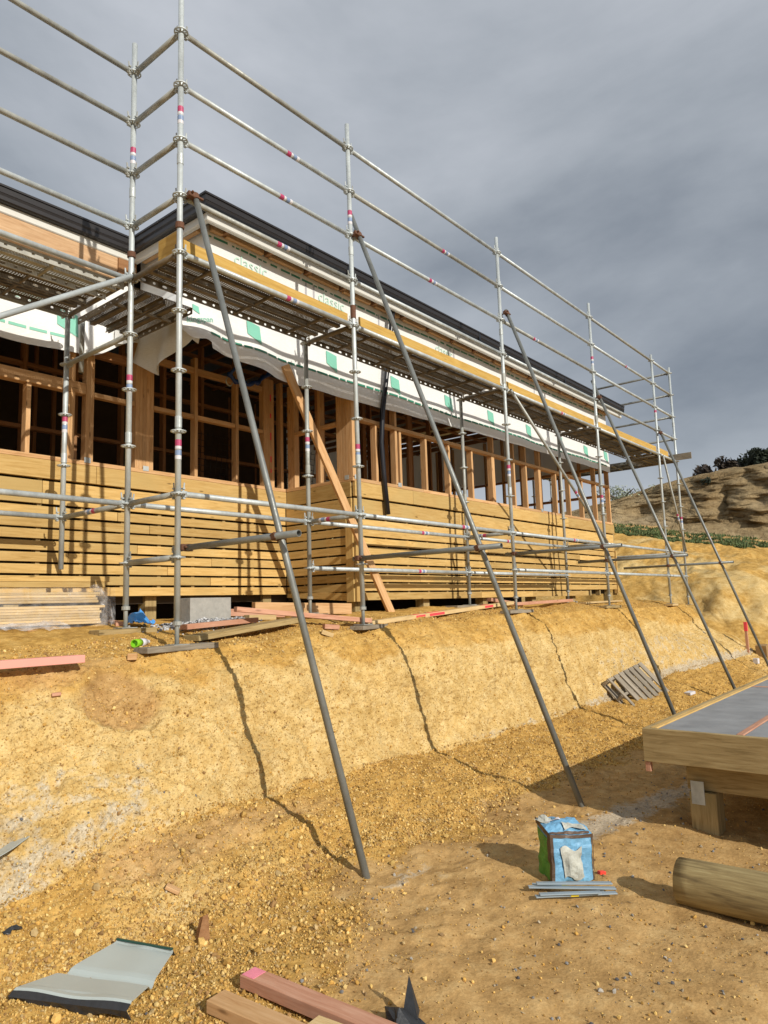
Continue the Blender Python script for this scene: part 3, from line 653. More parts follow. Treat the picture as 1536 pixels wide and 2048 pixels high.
# ---- wrap sheets
WB = ([.7, 1.04, 1.35, 1.9, 3.2, 4.8, 6.9, 9, 11.6], [2.86, 2.82, 2.82, 2.73, 2.75, 2.79, 2.84, 2.85, 2.86])
def wv(u, z):      # front surface of the right wing wrap
    p = np.array([[u, 0, z]]); low = max(0, 3.25 - z) / .45
    loose = math.exp(-((u - 1.2) / .7) ** 2) * .10 + .012
    return 1.034 - .004 * math.sin(u * 5.2) - .006 * float(fbm(p, 1.7, 2, .5, 81)[0]) - low * (loose * (.55 + .6 * math.sin(u * 7.5 + 1)) + .02) - .006 * math.sin(z * 30 + u) * low
def sheet(name, f, a0, a1, b0f, b1, na, nb, mat, parent):
    vs = []; fs = []
    for i in range(na + 1):
        a = a0 + (a1 - a0) * i / na; b0 = b0f(a)
        for j in range(nb + 1): vs.append(f(a, b0 + (b1 - b0) * j / nb))
    for i in range(na):
        for j in range(nb): k = i * (nb + 1) + j; fs.append((k, k + nb + 1, k + nb + 2, k + 1))
    me = mesh_py(name, vs, fs, mat, True); return place(name, me, Matrix.Identity(4), parent)
wrap = sheet('wrap_sheet', lambda u, z: (u, wv(u, z), z), 1.03, U1 + .01, lambda u: float(np.interp(u, *WB)), 4.22, 330, 26, M['wrap'], HS)
def wside(v, z):
    low = max(0, 3.3 - z) / .45; return 1.034 - .01 * math.sin(v * 9) - low * (.07 * math.sin(v * 11 + 2) + .05)
sheet('wrap_sheet', lambda v, z: (wside(v, z), v, z), wv(1.03, 4.0), 2.25, lambda v: 2.88 + .12 * math.sin(v * 6), 4.22, 40, 22, M['wrap'], HS)
def wl_(u, z):
    low = max(0, 3.3 - z) / .4; return 2.243 - .006 * math.sin(u * 5) - low * (.03 + .02 * math.sin(u * 4.1) + .05 * math.exp(-((u - .9) / .3) ** 2))
wrapL = sheet('wrap_sheet', lambda u, z: (u, wl_(u, z), z), U0, 1.03, lambda u: 2.885 + .34 * smooth(.35, 1.0, np.array(u)) + .012 * math.sin(u * 5), 3.85, 150, 20, M['wrap'], HS)
# loose corner piece below the platform
uL = lambda z: 1.03 - .33 * float(smooth(3.7, 3.25, np.array(z)))
sheet('wrap_corner', lambda a, z: (uL(z) * (1 - a) + 1.03 * a, wv(uL(z) * (1 - a) + 1.03 * a, z), z), 0, 1, lambda a: 2.97 - .12 * a - .04 * math.sin(a * 5), 3.75, 20, 30, M['wrap'], HS)
sheet('wrap_corner', lambda v, z: (uL(z) + .03 * math.sin(v * 13) * min(1, max(0, 3.5 - z) * 3), v, z), wv(.75, 3.1), 2.2, lambda v: 3.13 + .05 * math.sin((v - 1) * 5), 3.75, 36, 26, M['wrap'], HS)
# prints on the wrap: green dashed bands, leaf logos, words
def print_band(name, u0, u1, z, h, f, mat, parent, mode='u', off=.004, n=8):
    vs = []; fs = []
    for i in range(n + 1):
        u = u0 + (u1 - u0) * i / n
        for zz in (z, z + h): vs.append((u, f(u, zz) - off, zz) if mode == 'u' else (f(u, zz) - off, u, zz))
    for i in range(n): k = 2 * i; fs.append((k, k + 2, k + 3, k + 1))
    return vs, fs
def print_obj(name, pieces, mat, parent):
    vs = []; fs = []
    for a, b in pieces:
        n0 = len(vs); vs += a; fs += [tuple(i + n0 for i in q) for q in b]
    return place(name, mesh_py(name, vs, fs, mat), Matrix.Identity(4), parent)
rb = random.Random(5); pcs = []; pcs2 = []
u = 1.06
while u < U1 - .2:
    L = rb.choice([.1, .14, .18, .05, .03]); pcs.append(print_band('', u, u + L, 4.05 + .018 * math.sin(u * 1.3), .026 if L > .06 else .018, wv, None, None)); u += L + rb.choice([.02, .03, .06])
u = .0
u = 1.04
while u < U1 - .2:
    L = rb.choice([.14, .18, .1]); pcs2.append(print_band('', u, u + L, 2.975 + .012 * math.sin(u * 2), .028, wv, None, None, off=.006)); u += L + .025
tag(print_obj('printed_band', pcs, M['darkink'], wrap), kind='stuff'); tag(print_obj('printed_band', pcs2, M['darkink'], wrap), kind='stuff')
pcs3 = []; u = U0
while u < .15: pcs3.append(print_band('', u, u + .17, 3.03, .03, wl_, None, None)); u += .2
tag(print_obj('printed_band', pcs3, M['greenink'], wrapL), kind='stuff')
def leaf_patch(u, z, s, f):
    n = 7; vs = []; fs = []
    for i in range(n + 1):
        a = i / n
        for b in (0, 1):
            zz = z + s * (.42 * b * (1 - .2 * a) + (1 - b) * (-.1 - .38 * a * (1 - a) * 0 - .28 * a)); vs.append((u + s * a * .62, f(u + s * a * .62, zz) - .007, zz))
    for i in range(n): k = 2 * i; fs.append((k, k + 2, k + 3, k + 1))
    return vs, fs
lp = [leaf_patch(uu_, zz_, .3, wv) for uu_, zz_ in ((1.55, 3.18), (2.78, 3.16), (4.02, 3.14), (5.3, 3.15), (6.5, 3.15), (7.8, 3.15), (9.05, 3.16), (10.2, 3.15), (11.2, 3.18))]
for q_ in lp: print_obj('printed_leaf', [q_], M['greenink'], wrap)
for q_ in (leaf_patch(.07, 3.2, .35, wl_), leaf_patch(-1.3, 3.2, .35, wl_)): print_obj('printed_leaf', [q_], M['greenink'], wrapL)
# fold marks and tape strips across the wrap
tp = [print_band('', x, x + .03, 3.4, .66, wv, None, None, off=.003, n=2) for x in (2.45, 2.58, 3.8, 5.5, 5.6, 8.2)]
tpm = plain('grey_tape', (.42, .42, .44), .5)
for q_ in tp: print_obj('tape_strip', [q_], tpm, wrap)
def word(txt, u, z, size, f, mat, parent, slope=0.):
    cu = bpy.data.curves.new('w', 'FONT'); cu.body = txt; cu.size = size; cu.resolution_u = 3
    o = bpy.data.objects.new('w', cu); col.objects.link(o); dg = bpy.context.evaluated_depsgraph_get(); me = bpy.data.meshes.new_from_object(o.evaluated_get(dg)); bpy.data.objects.remove(o)
    bm = bmesh.new(); bm.from_mesh(me); bmesh.ops.triangulate(bm, faces=bm.faces[:])
    for v in bm.verts:
        uu2 = u + v.co.x; zz = z + v.co.y + slope * v.co.x; v.co = Vector((uu2, f(uu2, zz) - .008, zz))
    bm.to_mesh(me); bm.free(); me.materials.clear(); me.materials.append(mat)
    return place('lettering', me, Matrix.Identity(4), parent)
word('classic', 1.38, 3.885, .19, wv, M['paleink'], wrap); word('classic', 2.66, 3.885, .19, wv, M['paleink'], wrap); word('classic', 5.1, 3.885, .19, wv, M['paleink'], wrap)
word('kingspan', .77, 3.04, .095, wv, M['greenink'], wrap, .3)
print_obj('printed_leaf', [leaf_patch(.86, 3.22, .12, wv)], M['greenink'], wrap)
word('Kingspan', -.62, 3.33, .15, wl_, M['paleink'], wrapL)

# ---- gutter, fascia, eaves
def sweep(name, prof, mat, parent, closed=False, zbase=0., start=U0, end=11.85):
    P_ = []
    for d, z in prof: P_.append([(start, 2.09 - d, z + .10), (.81 - d, 2.09 - d, z + .10), (.81 - d, .75 - d, z + .10), (end, .75 - d, z + .10)])
    vs = [p for r_ in P_ for p in r_]; fs = []
    n = len(prof)
    for i in range(n - (0 if closed else 1)):
        j = (i + 1) % n
        for k in range(3): fs.append((i * 4 + k, i * 4 + k + 1, j * 4 + k + 1, j * 4 + k))
    if closed: fs.append(tuple(i * 4 + 3 for i in range(n))); fs.append(tuple(i * 4 for i in range(n))[::-1])
    me = mesh_py(name, vs, fs, mat); return place(name, me, Matrix.Identity(4), parent)
sweep('gutter', [(-.005, 4.24), (.012, 4.245), (.012, 4.225), (0, 4.222), (0, 4.165), (-.012, 4.155), (-.012, 4.10), (-.03, 4.088), (-.125, 4.088), (-.125, 4.2), (-.115, 4.2), (-.115, 4.1), (-.032, 4.1), (-.022, 4.108), (-.005, 4.16)], M['black'], HS, True)
sweep('fascia_strip', [(-.075, 4.086), (-.075, 4.01), (-.085, 4.0), (-.12, 4.0), (-.12, 4.086)], M['whitemetal'], HS, True)
for x in (2.9, 5.9, 8.9): abox('gutter_bracket', x, x + .05, .746, .7495, 4.205, 4.32, M['pvc'], HS)
abox('gutter_bracket', -.9, -.78, 2.084, 2.0885, 4.215, 4.325, M['pvc'], HS)
# soffit framing at the eave: outriggers and ribbon boards
x = 1.2
while x < 11.3:
    abox('eave_board', x + .05, x + .56, .965, 1.02, 4.115, 4.19, M['frame'], HS); abox('outrigger', x, x + .045, .86, 1.03, 4.13, 4.19, M['interior_wood'], HS); x += .61
abox('eave_board', 1.06, 1.2, .965, 1.02, 4.115, 4.19, M['frame'], HS)
for v0 in (1.1, 1.62): abox('eave_board', .955, 1.01, v0, v0 + .5, 4.115, 4.19, M['frame'], HS)
abox('fascia_timber', U0, .70, 2.18, 2.225, 3.85, 4.17, M['raw'], HS)
abox('soffit_packer', .70, .92, 2.16, 2.24, 3.9, 4.1, M['interior_wood'], HS)
def slab(name, x0, x1, y0, y1, za, zb_, th, mat):
    vs = [(x0, y0, za), (x1, y0, za), (x1, y1, zb_), (x0, y1, zb_), (x0, y0, za + th), (x1, y0, za + th), (x1, y1, zb_ + th), (x0, y1, zb_ + th)]
    return place(name, mesh_py(name, vs, [(3, 2, 1, 0), (4, 5, 6, 7), (0, 1, 5, 4), (1, 2, 6, 5), (2, 3, 7, 6), (3, 0, 4, 7)], mat), Matrix.Identity(4), HS)
slab('roof', .85, 11.83, .87, 8, 4.29, 4.6, .03, M['black']); slab('roof', U0, .85, 2.21, 8, 4.29, 4.55, .03, M['black'])
# downpipe hanging from the gutter (loose black pipe)
dp = [(3.97, .9, 4.18), (3.95, .92, 3.95), (3.84, .95, 3.2), (3.76, .97, 2.7), (3.74, .99, 2.3), (3.78, 1.0, 1.9), (3.83, .99, 1.36)]
path_tube('downpipe', dp, .035, M['pvc'], HS, 14)

# ================================================================== SCAFFOLD
SC = empty('tube_scaffold', (0, 0, .0), 'galvanised tube scaffold with guard rails and raking props along the house', 'scaffold')
G, GD, GK = M['galv'], M['galv_dull'], M['galv_dark']
def rosette():
    parts = []; seg = 16; vs = []; fs = []
    for z in (-.004, .004):
        for r_ in (.05, .062):
            for i in range(seg): a = 2 * PI * i / seg; vs.append((r_ * math.cos(a), r_ * math.sin(a), z))
    for i in range(seg):
        j = (i + 1) % seg; fs += [(i, j, seg + j, seg + i), (2 * seg + i, 3 * seg + i, 3 * seg + j, 2 * seg + j), (seg + i, seg + j, 3 * seg + j, 3 * seg + i), (j, i, 2 * seg + i, 2 * seg + j)]
    parts.append((mesh_py('r', vs, fs, G), Matrix.Identity(4)))
    for k in range(4): parts.append((box_mesh(.03, .016, .007, G, .001), Matrix.Rotation(k * PI / 2 + PI / 4, 4, 'Z') @ T(.024, 0, 0)))
    for k in range(4): parts.append((box_mesh(.03, .012, .007, G, .001), Matrix.Rotation(k * PI / 2, 4, 'Z') @ T(.024, 0, 0)))
    vs = []; fs = []
    for z, r_ in ((-.014, .0285), (.014, .0285)):
        for i in range(12): a = 2 * PI * i / 12; vs.append((r_ * math.cos(a), r_ * math.sin(a), z))
    for i in range(12): j = (i + 1) % 12; fs.append((i, j, 12 + j, 12 + i))
    fs.append(tuple(range(12))[::-1]); fs.append(tuple(range(12, 24))); parts.append((mesh_py('c', vs, fs, G, False), Matrix.Identity(4)))
    return join_meshes('rosette', parts)
ROS = rosette()
def band(r, L, mat, seg=12):
    key = ('band', r, L, mat.name)
    if key in _c: return _c[key]
    vs = []; fs = []
    for z in (0, L):
        for i in range(seg): a = 2 * PI * i / seg; vs.append((r * math.cos(a), r * math.sin(a), z))
    for i in range(seg): j = (i + 1) % seg; fs.append((i, j, seg + j, seg + i))
    fs.append(tuple(range(seg))[::-1]); fs.append(tuple(range(seg, 2 * seg)))
    me = mesh_py('sticker', vs, fs, mat); _c[key] = me; return me
def sticker(parent, p, d, r=.0252, k=0):
    mw, _ = zframe(p, Vector(p) + Vector(d)); s = 1
    for off, L, mt in ((0, .05, M['red']), (.052, .022, M['white']), (.085, .04, M['blue']), (.127, .03, M['white'])):
        place('sticker', band(r, L, mt), mw @ T(0, 0, off), parent)
def ringz(k): return .62 + .5 * k
def standard(u, v, zb, zt, rings, top=(0, 0), mat=G, jack=True, stick=(), soft=None):
    p0 = Vector((u, v, zb + (.18 if jack else 0))); p1 = Vector((u + top[0], v + top[1], zt)); ax = lambda z: p0.lerp(p1, (z - p0.z) / (p1.z - p0.z))
    s = tube('standard', p0, p1, .0242, mat, SC, 14)
    if jack:
        j = tube('jack', (p0.x, p0.y, zb + .008), p0 + Vector((0, 0, .1)), .0175, GD, s, 10); place('jack_nut', band(.034, .03, GD), T(p0.x, p0.y, p0.z - .03), s)
        place('base_plate', box_mesh(.14, .14, .007, GD), T(u - .07, v, zb + .0035), s)
    for k in rings: q = ax(ringz(k)); place('rosette', ROS, T(q.x, q.y, q.z), s)
    for z in (ringz(6) + .28, ringz(2) + .03): 
        if zb < z < zt: q = ax(z); place('collar', band(.0275, .09, mat), T(q.x, q.y, q.z), s)
    for n_, z in enumerate(stick): q = ax(z); sticker(s, q, (0, 0, -1), k=n_)
    return s, ax
UB_ = dict(B=0, C=2.143, D=5.262, E=8.414, F=11.551, G=12.69); W = .726; H2 = 1.86
AX = {}
def st(nm, *a, **k): s, ax = standard(*a, **k); AX[nm] = ax
st('B', 0, 0, -.05, 5.42, range(0, 10), top=(-.0, 0), stick=(4.42, 1.55))
st('A', 0, W, .08, 5.42, range(0, 10), stick=(4.38, 2.25))
st('H', 0, H2, .63, 3.14, range(1, 6), jack=False, stick=(2.1,))
st('C', UB_['C'] + .02, 0, .016, 5.4, range(0, 10), top=(-.055, 0), stick=(4.4, 1.85))
st('D', UB_['D'], 0, .09, 5.35, range(0, 10), top=(-.01, 0), stick=(2.05,))
st('E', UB_['E'], 0, .085, 5.38, range(0, 10), top=(0, 0), stick=(4.4, 1.95))
st('F', UB_['F'], 0, .06, 5.25, range(0, 10), stick=(4.05,))
st('G', UB_['G'], 0, .02, 5.25, range(0, 10), stick=(1.9,))
st('I1', UB_['C'], W, .14, 3.15, range(0, 6), stick=(2.05,), mat=GD)
st('I2', UB_['D'], W, .17, 3.15, range(0, 6), mat=GD)
st('I3', UB_['E'], W, .18, 3.15, range(0, 6), mat=GD)
st('J1', UB_['G'], 3.0, .3, 5.25, range(0, 10)); st('J2', 11.78, 3.0, .3, 3.15, range(0, 6))
st('L1', -3.14, W, -.1, 5.4, range(0, 10)); st('L2', -3.14, H2, .1, 3.15, range(0, 6))
standard(.15, H2, 2.58, 3.13, (), jack=False, mat=GD)
# ledgers: tube with a head and a wedge at each end
def ledger_mesh(L, mat):
    key = ('ledger', round(L, 3), mat.name)
    if key in _c: return _c[key]
    hd = box_mesh(.055, .03, .052, mat, .006); wd = box_mesh(.013, .006, .13, mat, .001); wd2 = box_mesh(.02, .03, .012, mat, .001)
    parts = [(tube_mesh(L - .13, .0242, mat, 12), T(.065, 0, 0) @ Matrix.Rotation(PI / 2, 4, 'Y'))]
    for k in (0, 1):
        R_ = Matrix.Identity(4) if k == 0 else T(L, 0, 0) @ Matrix.Rotation(PI, 4, 'Z')
        parts += [(hd, R_ @ T(.028, 0, 0)), (wd, R_ @ T(.045, 0, .03) @ Matrix.Rotation(.12, 4, 'Y')), (wd2, R_ @ T(.038, 0, .045)), (wd2, R_ @ T(.04, 0, -.034))]
    me = join_meshes('ledger', parts); _c[key] = me
    return me
def ledger(name, a, b, k, mat=G, dz=0., stick=None, s_rev=False):
    p0 = AX[a](ringz(k)); p1 = AX[b](ringz(k)); p0.z += dz; p1.z += dz
    mw, L = frame_between(p0, p1); o = place(name, ledger_mesh(L, mat), mw, SC)
    if stick is not None:
        q = p0.lerp(p1, stick); sticker(o, q, (p1 - p0).normalized(), k=k)
    return o
row = ['B', 'C', 'D', 'E', 'F', 'G']
for k in (9, 8, 7, 6):
    for n_, (a, b) in enumerate(zip(row[:-1], row[1:])): ledger('guard_rail', a, b, k, G if (k + n_) % 3 else GD, stick={(8, 0): .57, (7, 0): .52, (6, 0): .5, (8, 1): .55, (7, 1): .45, (7, 2): .3, (8, 3): .5}.get((k, n_)))
    ledger('guard_rail', 'A', 'B', k, GD); ledger('guard_rail', 'L1', 'A', k, GD if k > 6 else G); ledger('guard_rail', 'G', 'J1', k, GK)
for a, b in zip(row[:-1], row[1:]):
    ledger('ledger', a, b, 5, G, stick=.55 if a in 'BD' else None); ledger('ledger', a, b, 1, G, stick=.6 if a in 'CD' else None)
for a, b in (('D', 'E'), ('E', 'F'), ('F', 'G')): ledger('ledger', a, b, 0, G)
ledger('ledger', 'A', 'I1', 1, G); ledger('ledger', 'I1', 'I2', 1, G, stick=.65); ledger('ledger', 'I2', 'I3', 1, G, stick=.35); ledger('ledger', 'I1', 'I2', 0, G, stick=.62); ledger('ledger', 'I2', 'I3', 0, G)
for a, b in (('L1', 'A'),): ledger('ledger', a, b, 5, G); ledger('ledger', a, b, 1, G)
ledger('ledger', 'L2', 'H', 1, G); ledger('ledger', 'L2', 'H', 5, GD)
for a, b in (('B', 'A'), ('C', 'I1'), ('D', 'I2'), ('E', 'I3')):
    ledger('transom', a, b, 1, GD, stick=.55 if a in 'CD' else None); ledger('transom', a, b, 5, M['brown_steel'])
ledger('transom', 'B', 'A', 0, GD); ledger('transom', 'A', 'H', 1, GD, stick=.45); ledger('transom', 'A', 'H', 4, GD); ledger('transom', 'A', 'H', 5, M['brown_steel']); ledger('transom', 'G', 'J1', 1, GD); ledger('transom', 'J2', 'J1', 5, GD)
ledger('transom', 'G', 'J1', 5, M['brown_steel'])
tube('transom', (UB_['F'], .05, 3.1), (UB_['F'] + .1, .72, 3.1), .022, M['brown_steel'], SC)
# diagonal braces in the face of the scaffold
def brace(p0, p1, mat=GD, r=.021, stick=None):
    o = tube('diagonal_brace', p0, p1, r, mat, SC)
    if stick: sticker(o, Vector(p0).lerp(Vector(p1), stick), (Vector(p1) - Vector(p0)).normalized(), r + .001)
brace((UB_['D'] + .08, -.05, 3.12), (UB_['E'] - .02, -.05, 1.14), GD, stick=.62); brace((UB_['F'] + .1, -.05, 3.1), (UB_['G'] - .02, -.05, 1.15), GD, stick=.6)
brace((-.03, W - .05, 3.13), (-3.1, W - .05, 1.14), G, .0242)
# raking props with rusty clamps and tie tubes
def clamp(p, d, parent, s=1.):
    mw, _ = zframe(Vector(p) - Vector(d) * .03, Vector(p) + Vector(d)); key = ('clamp',)
    if key not in _c:
        _c[key] = join_meshes('clamp', [(band(.034, .055, M['rust']), Matrix.Identity(4)), (box_mesh(.07, .05, .05, M['rust'], .006), T(.01, .0, .028)), (box_mesh(.02, .1, .016, M['rust'], .003), T(.045, .0, .028)), (box_mesh(.05, .02, .02, M['rust'], .003), T(-.07, .01, .03))])
    place('clamp', _c[key], mw, parent)
props = [(.11, -.06, 3.63, .04), (2.18, -.07, 4.12, .3), (5.33, -.07, 4.22, .06), (8.46, -.07, 3.66, .35), (11.58, -.07, 3.56, .16)]
foot = [(.125, -1.765), (2.16, -2.215), (5.32, -2.03), (8.48, -1.9), (11.6, -1.72)]
ztie = [.70, .68, .84, .84, .82]
for n_, ((u, v, z, ext), (fu_, fv)) in enumerate(zip(props, foot)):
    zf = gz(fu_, fv) - .03; p0 = Vector((fu_, fv, zf)); p1 = Vector((u, v, z)); d = (p1 - p0).normalized()
    o = tube('raking_prop', p0, p1 + d * ext, .0242, GK if n_ not in (0,) else M['galv_dark'], SC, 14); clamp(p1, d, o)
    t_ = (ztie[n_] - p0.z) / (p1.z - p0.z); q = p0.lerp(p1, t_); clamp(q, d, o)
    e_ = .24; side = -.055 if n_ != 3 else -.055
    tb = tube('tie_tube', (q.x + side, q.y - e_, ztie[n_]), (q.x + side, [.14, .06, .12, .5, .9][n_], ztie[n_] - .005), .0242, GK, SC, 12)
    clamp((q.x - .03, -.02, ztie[n_] + .0), Vector((0, 0, 1)), tb)
# rusty couplers on the standards at platform height, packing where the toe boards meet
for nm in ('B', 'A'): q = AX[nm](3.33); place('coupler', band(.036, .05, M['rust']), T(q.x, q.y, q.z), SC)
for nm in 'CDE': q = AX[nm](3.2); place('coupler', band(.03, .14, M['rust'] if nm == 'C' else GD), T(q.x, q.y, q.z), SC)

# ---- planks (each lifts away): perforated steel decking
def plank_mesh(L, w, mat, flange=True):
    key = ('plank', round(L, 2), w, mat.name)
    if key in _c: return _c[key]
    vs = []; fs = []
    nx = int(L / .024); cx = L / nx; ys = []
    rib = w * .5; ny = 6; half = (w / 2 - .045) / ny
    cells = [(-w / 2 + .02 + i * half) for i in range(ny)] + [(.025 + i * half) for i in range(ny)]
    for y0 in cells:
        for i in range(nx):
            x0 = i * cx; n0 = len(vs); y1 = y0 + half; x1 = x0 + cx
            vs += [(x0, y0, 0), (x1, y0, 0), (x1, y1, 0), (x0, y1, 0), (x0 + cx * .17, y0 + half * .17, 0), (x1 - cx * .17, y0 + half * .24, 0), (x1 - cx * .17, y1 - half * .17, 0), (x0 + cx * .17, y1 - half * .24, 0)]
            vs += [(a_, b_, -.004) for a_, b_, _z in vs[-4:]]
            fs += [(n0, n0 + 1, n0 + 5, n0 + 4), (n0 + 1, n0 + 2, n0 + 6, n0 + 5), (n0 + 2, n0 + 3, n0 + 7, n0 + 6), (n0 + 3, n0, n0 + 4, n0 + 7), (n0 + 4, n0 + 5, n0 + 9, n0 + 8), (n0 + 5, n0 + 6, n0 + 10, n0 + 9), (n0 + 6, n0 + 7, n0 + 11, n0 + 10), (n0 + 7, n0 + 4, n0 + 8, n0 + 11)]
    me0 = mesh_py('deck', vs, fs, mat); parts = [(me0, Matrix.Identity(4))]
    B_ = lambda l, a, b: box_mesh(l, a, b, mat, .001)
    parts += [(B_(L, .05, .03), T(0, 0, -.014)), (B_(L, .022, .006), T(0, -w / 2 + .01, -.003)), (B_(L, .022, .006), T(0, w / 2 - .01, -.003))]
    for x in np.arange(.35, L, .7): parts.append((box_mesh(w - .01, .02, .025, mat, .002), T(x, -w / 2 + .005, -.045) @ Matrix.Rotation(PI / 2, 4, 'Z')))
    # side flanges with oval holes
    nh = int(L / .105); hx = L / nh
    for sgn in (-1, 1):
        vs = []; fs = []; y = sgn * w / 2
        for i in range(nh):
            n0 = len(vs); x0 = i * hx; long_ = (i % 2 == 0); rx = .026 if long_ else .014; rz_ = .012; cxm = x0 + hx / 2; zc_ = -.03
            out = [(x0, -.002), (x0 + hx / 2, -.002), (x0 + hx, -.002), (x0 + hx, -.03), (x0 + hx, -.058), (x0 + hx / 2, -.058), (x0, -.058), (x0, -.03)]
            inn = [(cxm + rx * math.cos(a), zc_ + rz_ * math.sin(a)) for a in [PI * .75, PI * .5, PI * .25, 0, -PI * .25, -PI * .5, -PI * .75, PI]]
            vs += [(a, y, b) for a, b in out] + [(a, y, b) for a, b in inn]
            for k in range(8): j = (k + 1) % 8; fs.append((n0 + k, n0 + j, n0 + 8 + j, n0 + 8 + k))
        parts.append((mesh_py('fl', vs, fs, mat), Matrix.Identity(4)))
        parts.append((box_mesh(L, .012, .005, mat, .001), T(0, y - sgn * .006, -.06)))
    me = join_meshes('plank', parts); _c[key] = me
    return me
def plank(p0, p1, w, label, mat=M['brown_steel'], group='perforated steel scaffold planks'):
    mw, L = frame_between(p0, p1); o = place('scaffold_plank', plank_mesh(L, w, mat), mw); tag(o, label, 'plank', group)
    for x in (0, L):
        for y in (-w * .33, w * .33): pass
    return o
bays = [('B', 'C', 'first bay of the long platform'), ('C', 'D', 'second bay of the long platform'), ('D', 'E', 'third bay of the long platform'), ('E', 'F', 'fourth bay, near the far corner'), ('F', 'G', 'short end bay at the far corner')]
for a, b, d in bays:
    u0_, u1_ = UB_[a] + .035, UB_[b] - .035
    plank((u0_, .19, 3.172), (u1_, .19, 3.172), .31, 'steel plank on the outer side of the ' + d)
    plank((u0_, .52, 3.172), (u1_, .52, 3.172), .31, 'steel plank on the house side of the ' + d)
plank((-3.1, .925, 3.095), (-.04, .925, 3.095), .31, 'perforated steel plank at the front of the left platform, with a pale side edge', M['galv_plank'])
plank((-3.1, 1.27, 3.15), (-.04, 1.27, 3.15), .31, 'middle perforated steel plank of the left platform')
plank((-3.1, 1.62, 3.15), (-.04, 1.62, 3.15), .31, 'perforated steel plank of the left platform closest to the wrapped wall')
plank((.22, .79, 3.1), (.22, 1.80, 3.1), .3, 'short perforated steel plank beside the left standard under the roof corner', M['brown_steel'])
plank((.54, .79, 3.1), (.54, 1.80, 3.1), .3, 'short perforated steel plank beneath the roof corner, right one of the pair', M['brown_steel'])
plank((11.98, .78, 3.12), (11.98, 2.96, 3.12), .3, 'steel plank running back from the far corner, nearer the house end', M['galv_dark'])
plank((12.36, .78, 3.12), (12.36, 2.96, 3.12), .3, 'steel plank running back from the far corner, on the outer side', M['galv_dark'])
# ---- toe boards
PL = M['ply']
def toe(p0, p1, label, mat=PL, h=.135, lift=0.):
    o = board('toe_board', p0, p1, .02, h, mat); return tag(o, label, 'toe board', 'toe boards standing on the scaffold platform')
toe((.06, .04, 3.205), (2.08, .04, 3.18), 'yellow plywood toe board between the corner standard and the second one')
toe((2.26, .035, 3.2), (5.2, .035, 3.205), 'yellow plywood toe board in the second bay, with a notch at its left end')
toe((5.33, .035, 3.2), (8.36, .035, 3.2), 'yellow plywood toe board in the third bay')
toe((8.48, .035, 3.2), (11.5, .035, 3.21), 'yellow plywood toe board in the fourth bay, running to the far corner')
toe((11.6, .035, 3.215), (12.25, .035, 3.21), 'short yellow toe board end at the far corner of the platform')
toe((.03, .07, 3.25), (.03, .34, 3.25), 'short upright yellow board across the platform end at the corner standard', h=.2)
toe((12.62, -.34, 3.2), (12.62, 2.4, 3.2), 'weathered grey plank end sticking out past the far corner of the platform', M['grey_wood'], .14)

# ---- sole boards under the bases
def lying(name, p0, p1, w, h, mat, label, cat, group=None, roll=0.):
    o = board(name, p0, p1, w, h, mat, None, roll); return tag(o, label, cat, group)
GW = M['grey_wood']
lying('sole_board', (-.34, -.05, -.068), (.34, .02, -.068), .16, .042, GW, 'weathered sole board under the corner standard at the bank edge', 'sole board', 'timber sole boards')
lying('sole_board', (-.28, W - .01, .055), (.26, W + .02, .055), .15, .042, M['olive_wood'], 'sole board under the standard just left of the corner one', 'sole board', 'timber sole boards')
lying('sole_board', (1.98, -.07, -.008), (2.52, .06, -.008), .15, .04, GW, 'grey sole board under the second standard, beside the long pink board', 'sole board', 'timber sole boards')
lying('sole_board', (5.0, .02, .066), (5.6, .0, .066), .16, .04, GW, 'sole board under the third outer standard', 'sole board', 'timber sole boards')
lying('sole_board', (8.1, 0, .062), (8.75, .0, .062), .16, .04, M['olive_wood'], 'sole board under the fourth outer standard on the bank edge', 'sole board', 'timber sole boards')
lying('sole_board', (11.4, 0, .035), (11.75, .0, .035), .16, .04, M['pale'], 'small pale block under the standard at the far corner', 'sole board', 'timber sole boards')
lying('sole_board', (4.8, W, .148), (5.75, W, .148), .2, .04, GW, 'sole board under the inner standard, beside the pink timber offcuts', 'sole board', 'timber sole boards')
for k, (uu1, d) in enumerate(((UB_['C'], 'first'), (UB_['E'], 'third'))): lying('sole_board', (uu1 - .2, W, .118 + .04 * k), (uu1 + .2, W, .118 + .04 * k), .15, .035, GW, 'sole board under the %s inner standard by the slatted wall' % d, 'sole board', 'timber sole boards')

# ================================================================== THINGS ON THE BENCH
# stacked battens in plastic film
ST = empty('timber_stack', (-2, 1.45, .1), 'stack of pale battens wrapped in clear plastic film left of the standards', 'timber stack')
r = random.Random(8); zc_ = .135
for lay in range(11):
    z = .135 + lay * .0225 + (.022 if lay > 6 else 0)
    for j in range(7):
        e1 = .02 + r.uniform(-.03, .03) - (.05 if lay > 6 else 0)
        board('batten', (-3.4, 1.16 + j * .066, z), (e1, 1.16 + j * .066, z), .062, .021, M['pale'], ST)
def film_pts(i, j, n, m_):
    a = i / n; x = -3.3 + 3.42 * a; L = [(1.10, .10), (1.095, .2), (1.10, .3), (1.115, .42), (1.2, .435), (1.5, .43)]
    t_ = j / m_ * (len(L) - 1); k = min(int(t_), len(L) - 2); f_ = t_ - k; y = L[k][0] * (1 - f_) + L[k + 1][0] * f_; z = L[k][1] * (1 - f_) + L[k + 1][1] * f_
    nn = float(fbm(np.array([[x, y, z]]), 9, 3, .6, 91)[0]) * .012
    return (x, y + nn - .008, z + nn + .004)
